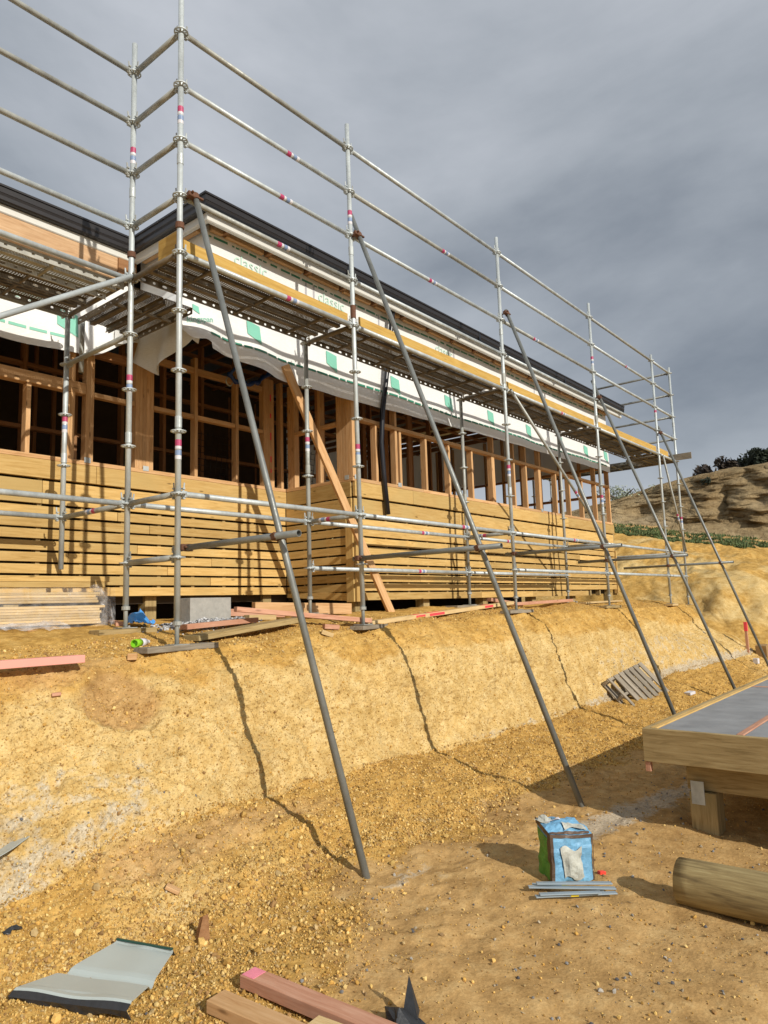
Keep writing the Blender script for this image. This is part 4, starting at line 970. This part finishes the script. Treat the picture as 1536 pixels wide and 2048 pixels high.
n_, m_ = 90, 24; vs = [film_pts(i, j, n_, m_) for i in range(n_ + 1) for j in range(m_ + 1)]; fs = [(i * (m_ + 1) + j, (i + 1) * (m_ + 1) + j, (i + 1) * (m_ + 1) + j + 1, i * (m_ + 1) + j + 1) for i in range(n_) for j in range(m_)]
place('plastic_film', mesh_py('film', vs, fs, M['film'], True), Matrix.Identity(4), ST)
M['film2'] = film_mat('crumpled_plastic_film', (.75, .75, .77), .38)
vs = []; fs = []; n_, m_ = 34, 30
for i in range(n_ + 1):
    for j in range(m_ + 1):
        a, b = i / n_, j / m_; pz = .43 - .38 * a + .02 * math.sin(b * 9); wdt = .02 + .16 * a ** .7
        x = .0 + .05 * math.sin(a * 3.0) + b * wdt * .8; y = 1.12 + .14 * math.sin(b * 6.5) + b * .25
        nn = fbm(np.array([[x, y, pz]]), 13, 3, .65, 93)[0] * .035
        vs.append((x + nn, y + nn - .02, pz + nn * .6))
fs = [(i * (m_ + 1) + j, (i + 1) * (m_ + 1) + j, (i + 1) * (m_ + 1) + j + 1, i * (m_ + 1) + j + 1) for i in range(n_) for j in range(m_)]
place('film_end', mesh_py('film_end', vs, fs, M['film2'], True), Matrix.Identity(4), ST)
vs = []
for i in range(n_ + 1):
    for j in range(m_ + 1):
        a, b = i / n_, j / m_; x = -1.6 + 1.25 * a; y = .93 + .2 * b; z = gz(x, y) + .012 + .03 * b; nn = fbm(np.array([[x, y, z]]), 12, 3, .6, 95)[0] * .02; vs.append((x, y + nn, z + abs(nn)))
tag(place('plastic_sheet', mesh_py('plastic_sheet', vs, fs, M['film2'], True), Matrix.Identity(4)), 'crumpled clear plastic sheet on the ground in front of the batten stack', 'plastic sheet')
for j in range(2):
    for k in range(2): tag(board('stacked_board', (-3.4, 1.62 + j * .11 + .02 * k, .475 + k * .052), (.34 - .03 * j - .05 * (k == 0), 1.62 + j * .11, .475 + k * .052), .1, .05, M['slat']), ['lower', 'upper'][k] + [' front', ' rear'][j] + ' thick board of the pile lying behind the wrapped battens', 'board', 'thick boards piled behind the wrapped battens')
for j, (x, y) in enumerate(((-.62, 1.0), (-2.4, 1.0))): lying('bearer_block', (x, y, .06 + .0 * j), (x + .02, y + .7, .09), .1, .07, M['frame'], ['orange timber block under the right end of the wrapped battens', 'timber block under the left part of the wrapped battens'][j], 'block')
lying('bearer_block', (.18, 1.1, .1), (.36, 1.62, .12), .09, .05, M['framepink'], 'pinkish timber block lying right of the crumpled plastic, behind the standard', 'block')
# blue scrap, can, chips
def crumple(name, c, sx, sy, sz, mat, label, cat, seed, n=14, group=None):
    vs = []; fs = []
    for i in range(n + 1):
        for j in range(n + 1):
            a, b = i / n - .5, j / n - .5; p = np.array([[a * 3, b * 3, seed]]); h_ = float(fbm(p, 1.2, 3, .6, seed)[0]); pk = max(0, 1 - 2.2 * math.hypot(a, b))
            vs.append((c[0] + a * sx * (1 - .3 * abs(b)), c[1] + b * sy + .2 * sy * h_, c[2] + sz * (.15 + pk + .3 * h_)))
    for i in range(n):
        for j in range(n): k = i * (n + 1) + j; fs.append((k, k + n + 1, k + n + 2, k + 1))
    return tag(place(name, mesh_py(name, vs, fs, mat, False), Matrix.Identity(4)), label, cat, group)
crumple('plastic_scrap', (.3, 1.0, .1), .2, .25, .13, plain('bright_blue_plastic', (.07, .3, .7), .3, 0, .3), 'crumpled bright blue plastic scrap behind the standard, right of the wrapped battens', 'plastic scrap', 3)
CN = empty('spray_can', (-.3, -.02, gz(-.3, 0) + .03), 'green and white spray can lying beside the sole board at the bank edge', 'can')
cz = gz(-.27, .1) + .035
tube('can_body', (-.31, .08, cz), (-.235, .13, cz), .03, plain('lime_green_can', (.22, .55, .02), .35), CN, 16); tube('can_body', (-.235, .13, cz), (-.165, .175, cz), .03, M['white'], CN, 16); tube('can_cap', (-.165, .175, cz), (-.14, .19, cz), .018, M['white'], CN, 12)
# concrete block on grey gravel
cb = abox('concrete_block', .73, 1.2, .86, 1.12, .1, .325, M['concrete']); tag(cb, 'grey concrete block standing on grey gravel behind the corner standard', 'block')
def pile(name, n, cu_, cv_, ru, rv, s0, s1, palette, label, seed, zoff=0.):
    rg = np.random.default_rng(seed); vs = []; fs = []; cc = []
    for k in range(n):
        a = rg.normal(size=2) * .5; x, y = cu_ + a[0] * ru, cv_ + a[1] * rv; s = rg.uniform(s0, s1); z = gz(x, y) + zoff * max(0, 1 - np.hypot(*a)) * rg.random() + s * .2
        V = ico * (1 + rg.uniform(-.3, .3, (12, 1))) * s * .5 + np.array([x, y, z]); n0 = len(vs); vs += V.tolist(); fs += (icf + n0).tolist(); c_ = np.array(palette[rg.integers(len(palette))]) * rg.uniform(.7, 1.2); cc += [c_] * 12
    me = mesh_py(name, vs, fs, M['stone']); ca = me.color_attributes.new('tone', 'FLOAT_COLOR', 'POINT'); d = np.ones((len(vs), 4), np.float32); d[:, :3] = np.array(cc); ca.data.foreach_set('color', d.ravel())
    return tag(place(name, me, Matrix.Identity(4)), label, kind='stuff')
scatter('wood_chips', inview * low * (.3 + dirt_t), 260, .008, .03, octv * np.array([1.6, .5, .2]), octf, 2., 6, 'small splinters and chips of wood strewn over the terrace', [(.55, .38, .2), (.62, .45, .25), (.3, .18, .08), (.7, .6, .4)], .3)
pile('grey_stones', 1000, .85, .8, .5, .22, .012, .03, [(.42, .43, .44), (.55, .55, .56), (.2, .2, .21)], 'grey gravel heaped at the foot of the concrete block', 21, .05)
# boards and offcuts between the standards
FP = M['framepink']
def lie(name, a, b, w, h, mat, label, cat='board', za=0., zb=0., group=None, roll=0.):
    return lying(name, (a[0], a[1], gz(*a) + h / 2 + za), (b[0], b[1], gz(*b) + h / 2 + zb), w, h, mat, label, cat, group, roll)
lie('plank_board', (.27, .2), (1.5, .3), .19, .045, M['olive_wood'], 'wide treated board lying right of the corner standard on the bench', za=.0, zb=.03)
lie('offcut', (.42, .52), (1.3, .62), .09, .045, FP, 'short pinkish board in front of the concrete block', za=.03, zb=.03)
lie('loose_timber', (.98, .52), (2.3, .03), .09, .045, FP, 'pinkish timber lying askew from the block towards the second standard', za=.16, zb=.035)
lie('loose_timber', (1.6, 1.0), (2.85, .8), .07, .12, M['frame'], 'pale timber on edge below the slatted step wall, crossed by shadows', za=.06, zb=.0)
lie('loose_timber', (1.45, 1.3), (2.7, 1.25), .09, .045, FP, 'pinkish timber behind the one on edge, close to the slatted wall', za=.05, zb=.03)
lie('offcut', (1.2, 1.1), (1.75, .7), .12, .05, FP, 'short stubby offcut leaning on the pile left of the timber on edge', za=.04, zb=.02)
lie('offcut', (1.3, .75), (1.62, .72), .1, .05, M['pale'], 'pale square offcut right of the concrete block')
lie('offcut', (1.7, .1), (1.84, .04), .07, .045, FP, 'small reddish offcut in front of the askew timber near the bank edge', 'offcut')
lie('offcut', (1.55, -.02), (1.63, -.09), .08, .04, M['pale'], 'pale chip of timber on the gravel at the bank edge, before the askew timber', 'offcut')
LP = lie('long_pink_board', (2.28, .1), (5.9, .44), .1, .045, M['pale'], 'long pale board with red spray marks lying along the bank edge', za=.0, zb=.05)
lie('long_pink_board', (5.95, .42), (8.0, .5), .1, .045, FP, 'second pinkish board beyond the first one with the red marks, near the third standard', za=.03, zb=.03)
def onboard(parent, x0, x1, mat, y=.0505, z=0.):
    mw = PW[parent.name] @ T(x0, -y, z); place('paint_mark', box_mesh(x1 - x0, .002, .03, mat, .0005), mw, parent)
    mw = PW[parent.name] @ T(x0, 0, .0235); place('paint_mark', box_mesh((x1 - x0) * .8, .06, .002, mat, .0005), mw, parent)
for a, b in ((.95, 1.15), (1.25, 1.6), (2.7, 2.95)): onboard(LP, a, b, M['redpaint'])
lie('offcut', (5.6, .62), (6.3, .5), .09, .05, FP, 'red stained offcut leaning behind the long board, by the inner sole board', 'offcut', .06, .02)
lie('loose_timber', (8.6, .55), (10.4, .6), .12, .03, M['pale'], 'thin pale timber lying below the far end of the slatted wall', za=.01, zb=.01)
# diagonal timber brace leaning on the corner
BT = board('leaning_timber', (3.52, .73, .10), (2.08, 1.0, 2.92), .045, .095, M['frame'], None, 0.); tag(BT, 'long timber leaning diagonally across the slatted corner', 'timber')
# pink painted board on the slope at the left
PB = lying('pink_board', (-2.1, -.1, -.08), (-.82, -.13, -.085), .09, .05, plain('pink_painted_wood', (.72, .33, .27), .7, 0, .1), 'pink painted board lying on the bench edge at the left', 'board')
lie('offcut', (-.44, -.05), (-.39, -.09), .05, .045, M['frame'], 'small orange timber cube left of the sole board at the bank edge', 'offcut')
lie('offcut', (-1.05, -.2), (-1.0, -.22), .04, .02, FP, 'tiny pink chip just below the pink painted board', 'offcut', .01, .01)
# blue strap hanging from the frame
hose = []
for k in range(22): a = k / 21; hose.append((2.2 + .7 * a, 2.16 + .02 * math.sin(a * 9), 3.12 - .1 * math.sin(a * PI) + .2 * a ** 2 + .015 * math.sin(a * 25)))
BH = empty('blue_strap', (2.5, 2.2, 3.1), 'dark blue lifting strap with a pale hook hanging in the recess under the wrap', 'strap')
path_tube('strap', hose, [.028 + .008 * math.sin(k * 1.9) for k in range(22)], M['bluehose'], BH, 8)
path_tube('strap', [(2.22, 2.15, 3.12), (2.28, 2.14, 3.2), (2.4, 2.16, 3.3)], .02, M['bluehose'], BH, 8)
path_tube('hook', [(2.2 + .05 * math.cos(a), 2.14, 3.02 + .055 * math.sin(a)) for a in np.linspace(2.2, 6.2, 12)], .009, M['galv'], BH, 7)

# ================================================================== TERRACE THINGS
# neighbouring floor platform
DK = empty('floor_platform', (2, -2.78, -.73), 'new timber floor platform with grey sheets and yellow edge boards at the lower right', 'floor platform')
OW = M['olive_wood']
dx0, dy0, dz = 2.0, -2.78, -.73; dx1, dy1 = 11.5, -9.5
c_ = [dx0 + .046, 4.6, 7.2, 9.6, dx1]
for a, b in zip(c_[:-1], c_[1:]): abox('edge_board', a + .001, b - .001, dy0 - .045, dy0, dz - .23, dz, OW, DK)
abox('edge_board', dx0, dx0 + .045, dy1, dy0 - .0, dz - .23, dz, OW, DK)
abox('packer', dx0 + .01, dx0 + .05, dy0 - .04, dy0 - .003, dz - .3, dz - .232, FP, DK)
yb = [dy0 - .095, -3.42, -5.0, -6.6, dy1]; 
abox('top_strip', dx0 + .047, dx1, dy0 - .092, dy0 - .047, dz - .03, dz + .004, S, DK)
for a, b in zip(yb[:-1], yb[1:]):
    for x0, x1 in ((dx0 + .05, 4.85), (4.9, 7.8), (7.85, dx1)): abox('floor_sheet', x0, x1 - .003, b + .025, a - .025 if a != yb[0] else a, dz - .022, dz - .003, M['grey_sheet'], DK)
    abox('pink_batten', dx0 + .05, dx1, b - .023, b + .023, dz - .024, dz + .003, FP, DK)
abox('pink_batten', 4.852, 4.898, dy1, dy0 - .1, dz - .024, dz + .001, FP, DK); abox('pink_batten', 7.802, 7.848, dy1, dy0 - .1, dz - .024, dz + .001, FP, DK)
for x in (2.28, 4.5, 6.8, 9.2): abox('bearer', x, x + .09, dy1, dy0 - .2, dz - .45, dz - .235, M['interior_wood'] if x > 3 else M['olive_wood'], DK)
for i in range(12): abox('joist', dx0 + .1, dx1 - .1, dy0 - .55 - i * .5, dy0 - .505 - i * .5, dz - .232, dz - .025, M['interior_wood'], DK)
for (x, y) in ((2.3, -3.08), (2.3, -5.2), (4.5, -3.2), (4.5, -5.2), (6.8, -3.2), (9.2, -3.2)):
    p = abox('pile', x - .06, x + .12, y - .1, y + .08, -1.7, dz - .455, OW, DK)
NPm = place('nail_plate', box_mesh(.16, .09, .003, M['galv'], .0005), Matrix(((0, 0, -1, 2.236), (0, 1, 0, -3.06), (1, 0, 0, dz - .54), (0, 0, 0, 1))), DK)
# round pole lying on the ground
LG = empty('round_pole', (.9, -3.6, -1.3), 'thick round treated pole lying on the dirt at the lower right', 'pole')
def log_mesh(L, r_, mat):
    n, m_ = 30, 36; vs = []; fs = []
    for i in range(n + 1):
        for k in range(m_):
            a = 2 * PI * k / m_; x = L * i / n; nn = float(fbm(np.array([[x * 2, math.cos(a), math.sin(a)]]), 1.5, 3, .5, 55)[0]); rr2 = r_ * (1 + .02 * nn); vs.append((x, rr2 * math.cos(a), rr2 * math.sin(a)))
    for i in range(n):
        for k in range(m_): j = (k + 1) % m_; fs.append((i * m_ + k, (i + 1) * m_ + k, (i + 1) * m_ + j, i * m_ + j))
    fs.append(tuple(range(m_))); fs.append(tuple(range(n * m_, (n + 1) * m_))[::-1])
    me = mesh_py('log', vs, fs, mat, False); me.polygons.foreach_set('use_smooth', [len(f) == 4 for f in fs]); return me
lz = gz(.9, -3.5) + .095
mw, L_ = frame_between((.975, -3.31, lz + .02), (1.0, -5.4, lz + .03)); place('log', log_mesh(L_, .122, M['log_wood']), mw, LG)
# the bag
BG = empty('cement_bag', (.85, -2.66, gz(.85, -2.66)), 'battered blue and green plastic bag full of mortar standing on the dirt', 'bag')
bo = Vector((.735, -2.665, gz(.75, -2.66) + .005)); ex = Vector((.78, -.62, 0)).normalized() * .255; ey = Vector((.62, .78, 0)).normalized() * .2
def bagp(a, b, c, off=0.):      # a,b,c in 0..1 across, deep, up
    n = Vector((a - .5, b - .5, c - .5)); bul = 1 + .10 * math.cos((a - .5) * PI) * math.cos((c - .5) * PI) * (1 if abs(b - .5) > .4 else 0)
    p = bo + ex * a + ey * (.5 + (b - .5) * bul) + Vector((0, 0, c * (.265 - .02 * a + .045 * b)))
    if c > .98: p.z += .03 * math.sin(a * PI) * math.sin(b * PI)
    nn = fbm(np.array([[p.x, p.y, p.z]]), 14, 3, .6, 77)[0]; d = Vector((p - (bo + ex * .5 + ey * .5 + Vector((0, 0, .13))))); 
    return p + d.normalized() * (nn * .015 + off)
def bag_face(fn, n, m_): 
    vs = [fn(i / n, j / m_) for i in range(n + 1) for j in range(m_ + 1)]; fs = [(i * (m_ + 1) + j, (i + 1) * (m_ + 1) + j, (i + 1) * (m_ + 1) + j + 1, i * (m_ + 1) + j + 1) for i in range(n) for j in range(m_)]; return vs, fs
faces = [lambda s, t: bagp(s, 0, t), lambda s, t: bagp(s, 1, t), lambda s, t: bagp(0, s, t), lambda s, t: bagp(1, s, t), lambda s, t: bagp(s, t, 0), lambda s, t: bagp(s, t, 1)]
print_obj('bag_body', [bag_face(f, 14, 14) for f in faces], M['bag_blue'], BG)
print_obj('side_panel', [bag_face(lambda s, t: bagp(0, .04 + s * .9, .02 + t * .84, .006), 12, 12)], M['bag_green'], BG)
print_obj('seam_tape', [bag_face(lambda s, t: bagp(.0 + s * .07, -.0, t, .009), 2, 14), bag_face(lambda s, t: bagp(0, s * .16, t, .01), 2, 14), bag_face(lambda s, t: bagp(s, 0, .93 + t * .07, .009), 14, 2), bag_face(lambda s, t: bagp(0, s, .9 + t * .1, .009), 12, 2), bag_face(lambda s, t: bagp(.965 + s * .035, 0, t, .009), 2, 12), bag_face(lambda s, t: bagp(.03 + s * .9, .02 + .07 * t, 1, .009), 12, 2)], M['bag_brown'], BG)
print_obj('dusty_patch', [bag_face(lambda s, t: bagp(.3 + s * .42 - .08 * t * (1 - s), 0, .1 + t * .62 + .06 * math.sin(s * 7), .0105), 10, 10), bag_face(lambda s, t: bagp(.4 + s * .5, .1 + t * .22 + .08 * math.sin(s * 3), 1, .012), 8, 4)], M['bag_white'], BG)
print_obj('printed_panel', [bag_face(lambda s, t: bagp(.12 + s * .35, .55 + t * .13, 1, .008), 6, 2)], M['white'], BG)
crumple('mortar_lump', tuple(bo + ex * .15 + ey * .8 + Vector((0, 0, .3))), .09, .09, .035, M['bag_white'], 'pale lump of dry mortar lying on top of the blue bag', 'lump', 9, 8)
# flat straps beside the bag
STK = [((.60, -2.60), (.80, -2.94), 0), ((.52, -2.62), (.83, -3.0), .012), ((.45, -2.70), (.79, -3.02), .004), ((.46, -2.72), (.70, -2.97), .02), ((.56, -2.65), (.85, -2.97), .028)]
for k, ((a, b), (c, d), zz) in enumerate(STK):
    z1 = gz(a, b) + .022 + zz; z2 = gz(c, d) + .022 + zz
    o = empty('metal_strap', (a, b, z1), ['grey metal strap with a yellow band, rearmost of the bundle by the blue bag', 'grey metal strap in the middle of the bundle by the blue bag', 'grey metal strap with a yellow band, front one of the bundle by the blue bag', 'short grey metal strap lying on top of the front strap by the blue bag', 'grey metal strap crossing on top of the bundle by the blue bag'][k], 'metal strap', 'metal straps bundled beside the blue bag')
    board('strap_bar', (a, b, z1), (c, d, z2), .034, .007, M['stick'], o)
    if k in (0, 2):
        p0, p1 = Vector((a, b, z1)), Vector((c, d, z2)); board('tape_band', p0.lerp(p1, .42), p0.lerp(p1, .52), .036, .0095, M['yellow'], o)
# survey marks, chips
lie('red_chip', (1.02, -2.82), (1.06, -2.84), .03, .02, plain('red_plastic', (.8, .06, .04), .4), 'tiny bright red plastic chip right of the blue bag', 'chip')
# pallet leaning on the bank toe
PT = empty('wooden_pallet', (6.8, -.8, gz(6.8, -.9)), 'weathered grey slatted pallet leaning on the foot of the bank', 'pallet')
pa = Vector((5.98, -.93, gz(5.75, -.93) + .14)); pb = Vector((6.5, -1.0, gz(6.5, -1.02) + .02)); pc = Vector((8.25, -1.0, gz(8.25, -1.0) + .12))
xx = (pc - pb); Lx = 1.35; xx.normalize(); yy_ = (pa - pb); yy_ = Vector((.08, .4, .45)); yy_ = (yy_ - xx * yy_.dot(xx)); Ly = .58; yy_.normalize(); zz_ = xx.cross(yy_)
mwp = Matrix((xx, yy_, zz_)).transposed().to_4x4(); mwp.translation = pb + Vector((.14, .02, -.13))
for k in range(3): place('stringer', box_mesh(Lx, .04, .09, GW), mwp @ T(0, .02 + k * (Ly - .04) / 2, .0), PT)
for k in range(7): place('slat', box_mesh(Ly, .13, .018, GW), mwp @ T([.08, .27, .46, .65, .84, 1.03, 1.25][k] + .02, 0, .055) @ Matrix.Rotation(PI / 2, 4, 'Z'), PT) if k != 0 else place('slat', box_mesh(Ly, .06, .018, GW), mwp @ T(.04, 0, .055) @ Matrix.Rotation(PI / 2, 4, 'Z'), PT)
for k in (0, 3, 6): place('slat', box_mesh(Ly, .1, .018, GW), mwp @ T([.05, 0, 0, .65, 0, 0, 1.29][k], 0, -.056) @ Matrix.Rotation(PI / 2, 4, 'Z'), PT)
# painted sheet metal scrap
SM = empty('metal_offcut', (-1.5, -1.7, gz(-1.5, -1.7)), 'bent pale grey sheet metal offcut with dark edges lying on the gravel', 'sheet metal')
A0 = Vector((-1.77, -1.42, 0)); A1 = Vector((-1.53, -1.93, 0)); B0 = Vector((-1.24, -1.38, 0)); B1 = Vector((-1.15, -1.68, 0)); zb0 = gz(-1.45, -1.6)
prof = [(0, .075), (.02, .085), (.38, .06), (.43, .03), (.46, .03), (.5, .052), (.54, .06), (.93, .085), (.945, .098), (1.0, .055)]
vs = []; fs = []; ncr = 14; tt = np.linspace(0, 1, 41)
for t_ in tt:
    h_ = float(np.interp(t_, [p[0] for p in prof], [p[1] for p in prof]))
    for k in range(ncr + 1):
        s = k / ncr; p = A0.lerp(B0, t_).lerp(A1.lerp(B1, t_), s); wob = .005 * math.sin(s * 9 + t_ * 3) * (1 if t_ < .1 or t_ > .9 else .3)
        vs.append((p.x, p.y, zb0 + h_ * .8 + wob))
for i in range(40):
    for k in range(ncr): a = i * (ncr + 1) + k; fs.append((a, a + 1, a + ncr + 2, a + ncr + 1))
me = mesh_py('painted_face', vs, fs, M['zinc_face']); me.materials.append(M['sheet_back']); me.polygons.foreach_set('material_index', [1 if (i // ncr) >= 38 else 0 for i in range(len(fs))]); o = place('painted_face', me, Matrix.Identity(4), SM); md = o.modifiers.new('t', 'SOLIDIFY'); md.thickness = .0035; md.offset = -1; 
vs = []; fs = []
for k in range(ncr + 1):
    s = k / ncr; p = A0.lerp(A1, s); q = p + (A0 - B0).normalized() * .02
    vs += [(p.x, p.y, zb0 + .062 + .005 * math.sin(s * 9)), (q.x, q.y, zb0 + .045), (p.x - .005 + .03 * math.sin(s * 21) * .3, p.y - .0, zb0 + .012 + .012 * math.sin(s * 17))]
for k in range(ncr):
    a = 3 * k; fs += [(a, a + 1, a + 4, a + 3), (a + 1, a + 2, a + 5, a + 4)]
o = place('torn_lip', mesh_py('torn_lip', vs, fs, M['sheet_back']), Matrix.Identity(4), SM); md = o.modifiers.new('t', 'SOLIDIFY'); md.thickness = .004
p0 = B0.lerp(A0, .062); p1 = B1.lerp(A1, .062); board('green_fold', (p0.x, p0.y, zb0 + .08), (p1.x, p1.y, zb0 + .08), .012, .008, plain('dark_green_fold', (.01, .06, .045), .35), SM)
# smaller strip at the left edge
def flat_strip(name, pts, w, mat, label, cat):
    vs = []; fs = []
    for i, p in enumerate(pts):
        p = Vector(p); d = (Vector(pts[min(i + 1, len(pts) - 1)]) - Vector(pts[max(i - 1, 0)])).normalized(); n = d.cross(Vector((0, 0, 1))).normalized() * w; vs += [p - n + Vector((0, 0, .02)), p + n]
    for i in range(len(pts) - 1): a = 2 * i; fs.append((a, a + 1, a + 3, a + 2))
    o = tag(place(name, mesh_py(name, vs, fs, mat), Matrix.Identity(4)), label, cat); md = o.modifiers.new('t', 'SOLIDIFY'); md.thickness = .004; return o
zz1 = gz(-1.45, -.75)
flat_strip('metal_strip', [(-1.34, -.6, zz1 + .07), (-1.42, -.68, zz1 + .06), (-1.55, -.78, zz1 + .05), (-1.75, -.93, zz1 + .05)], .045, M['zinc_face'], 'narrow curled pale metal strip at the left edge of the picture', 'metal strip')
crumple('black_scrap', (-1.62, -1.05, gz(-1.62, -1.05) + .01), .09, .05, .02, M['sheet_back'], 'small flat black scrap near the left edge, below the pale strip', 'scrap', 14, 8)
crumple('black_scrap', (-.9, -2.82, gz(-.9, -2.82) + .01), .16, .14, .06, M['sheet_back'], 'torn black plastic scrap with a spike beside the timbers at the bottom', 'scrap', 15, 10)
bs = [(-.86, -2.80, gz(-.9, -2.8) + .03), (-.80, -2.84, gz(-.9, -2.8) + .03), (-.80, -2.79, gz(-.9, -2.8) + .15), (-.84, -2.86, gz(-.9, -2.8) + .02)]
tag(place('black_spike', mesh_py('spike', bs, [(0, 1, 2), (1, 3, 2), (3, 0, 2), (0, 3, 1)], M['sheet_back']), Matrix.Identity(4)), 'pointed black plastic shard standing up from the torn black scrap', 'scrap')
# timbers at the bottom
TG = 'pinkish timbers lying at the bottom of the picture'
def tb(a, b, za, zb, w, h, mat, label, roll=0.):
    return lying('loose_timber', (a[0], a[1], gz(*a) + h / 2 + za), (b[0], b[1], gz(*b) + h / 2 + zb), w, h, mat, label, 'timber', TG, roll)
t1 = tb((-1.06, -2.09), (-1.0, -3.15), .012, .02, .09, .052, FP, 'thick pinkish timber with pink sprayed end, longest of those at the bottom')
place('paint_mark', box_mesh(.07, .075, .002, M['pinkpaint'], .0005), PW[t1.name] @ T(.006, 0, .0272), t1)
tb((-1.27, -2.14), (-1.19, -3.0), .008, .008, .1, .05, M['frame'], 'reddish knotty timber left of the thick one with the pink end')
tb((-1.16, -2.585), (-1.12, -3.1), .03, .03, .1, .045, M['pale'], 'paler timber end lying between the two pinkish ones at the bottom edge')
t4 = tb((-.91, -2.955), (-.88, -3.5), .01, .01, .09, .05, FP, 'pinkish timber end at the bottom edge, right of the black shard')
place('paint_mark', box_mesh(.03, .06, .002, M['pinkpaint'], .0005), PW[t4.name] @ T(.01, 0, .0262), t4)
lie('offcut', (-.88, -1.2), (-.83, -1.25), .05, .02, M['frame'], 'small flat orange offcut lying on the gravel left of the brown wedge', 'offcut', .015, .015)
wz = gz(-.91, -1.55); wv_ = [(-.94, -1.56, wz - .01), (-.89, -1.6, wz - .01), (-.87, -1.55, wz - .01), (-.92, -1.51, wz - .01), (-.905, -1.56, wz + .11), (-.885, -1.575, wz + .12), (-.885, -1.55, wz + .1), (-.905, -1.535, wz + .1)]
tag(place('wood_wedge', mesh_py('wedge', wv_, [(3, 2, 1, 0), (4, 5, 6, 7), (0, 1, 5, 4), (1, 2, 6, 5), (2, 3, 7, 6), (3, 0, 4, 7)], M['interior_wood']), Matrix.Identity(4)), 'brown wooden wedge sticking up out of the gravel', 'wedge')
# survey stake, block and white pot far right
SK = empty('survey_stake', (12.5, -1.1, gz(12.5, -1.1)), 'white survey stake with a red top on the far part of the bank', 'stake')
sz = gz(12.5, -1.12); abox('stake_post', 12.48, 12.53, -1.14, -1.09, sz - .1, sz + .42, M['framepink'], SK); abox('stake_top', 12.475, 12.535, -1.145, -1.085, sz + .42, sz + .6, M['redpaint'], SK)
lie('clay_brick', (12.75, -1.3), (12.95, -1.3), .2, .22, plain('brown_block', (.3, .19, .08), .9, 0, .3), 'brown block on the bank right behind the survey stake', 'block')
lie('white_pot', (12.1, -1.32), (12.2, -1.33), .09, .1, M['white'], 'small white lump on the bank below the survey stake', 'lump')
lie('white_rag', (8.05, -1.25), (8.2, -1.28), .1, .04, M['white'], 'crumpled white rag on the gravel right of the pallet', 'rag')
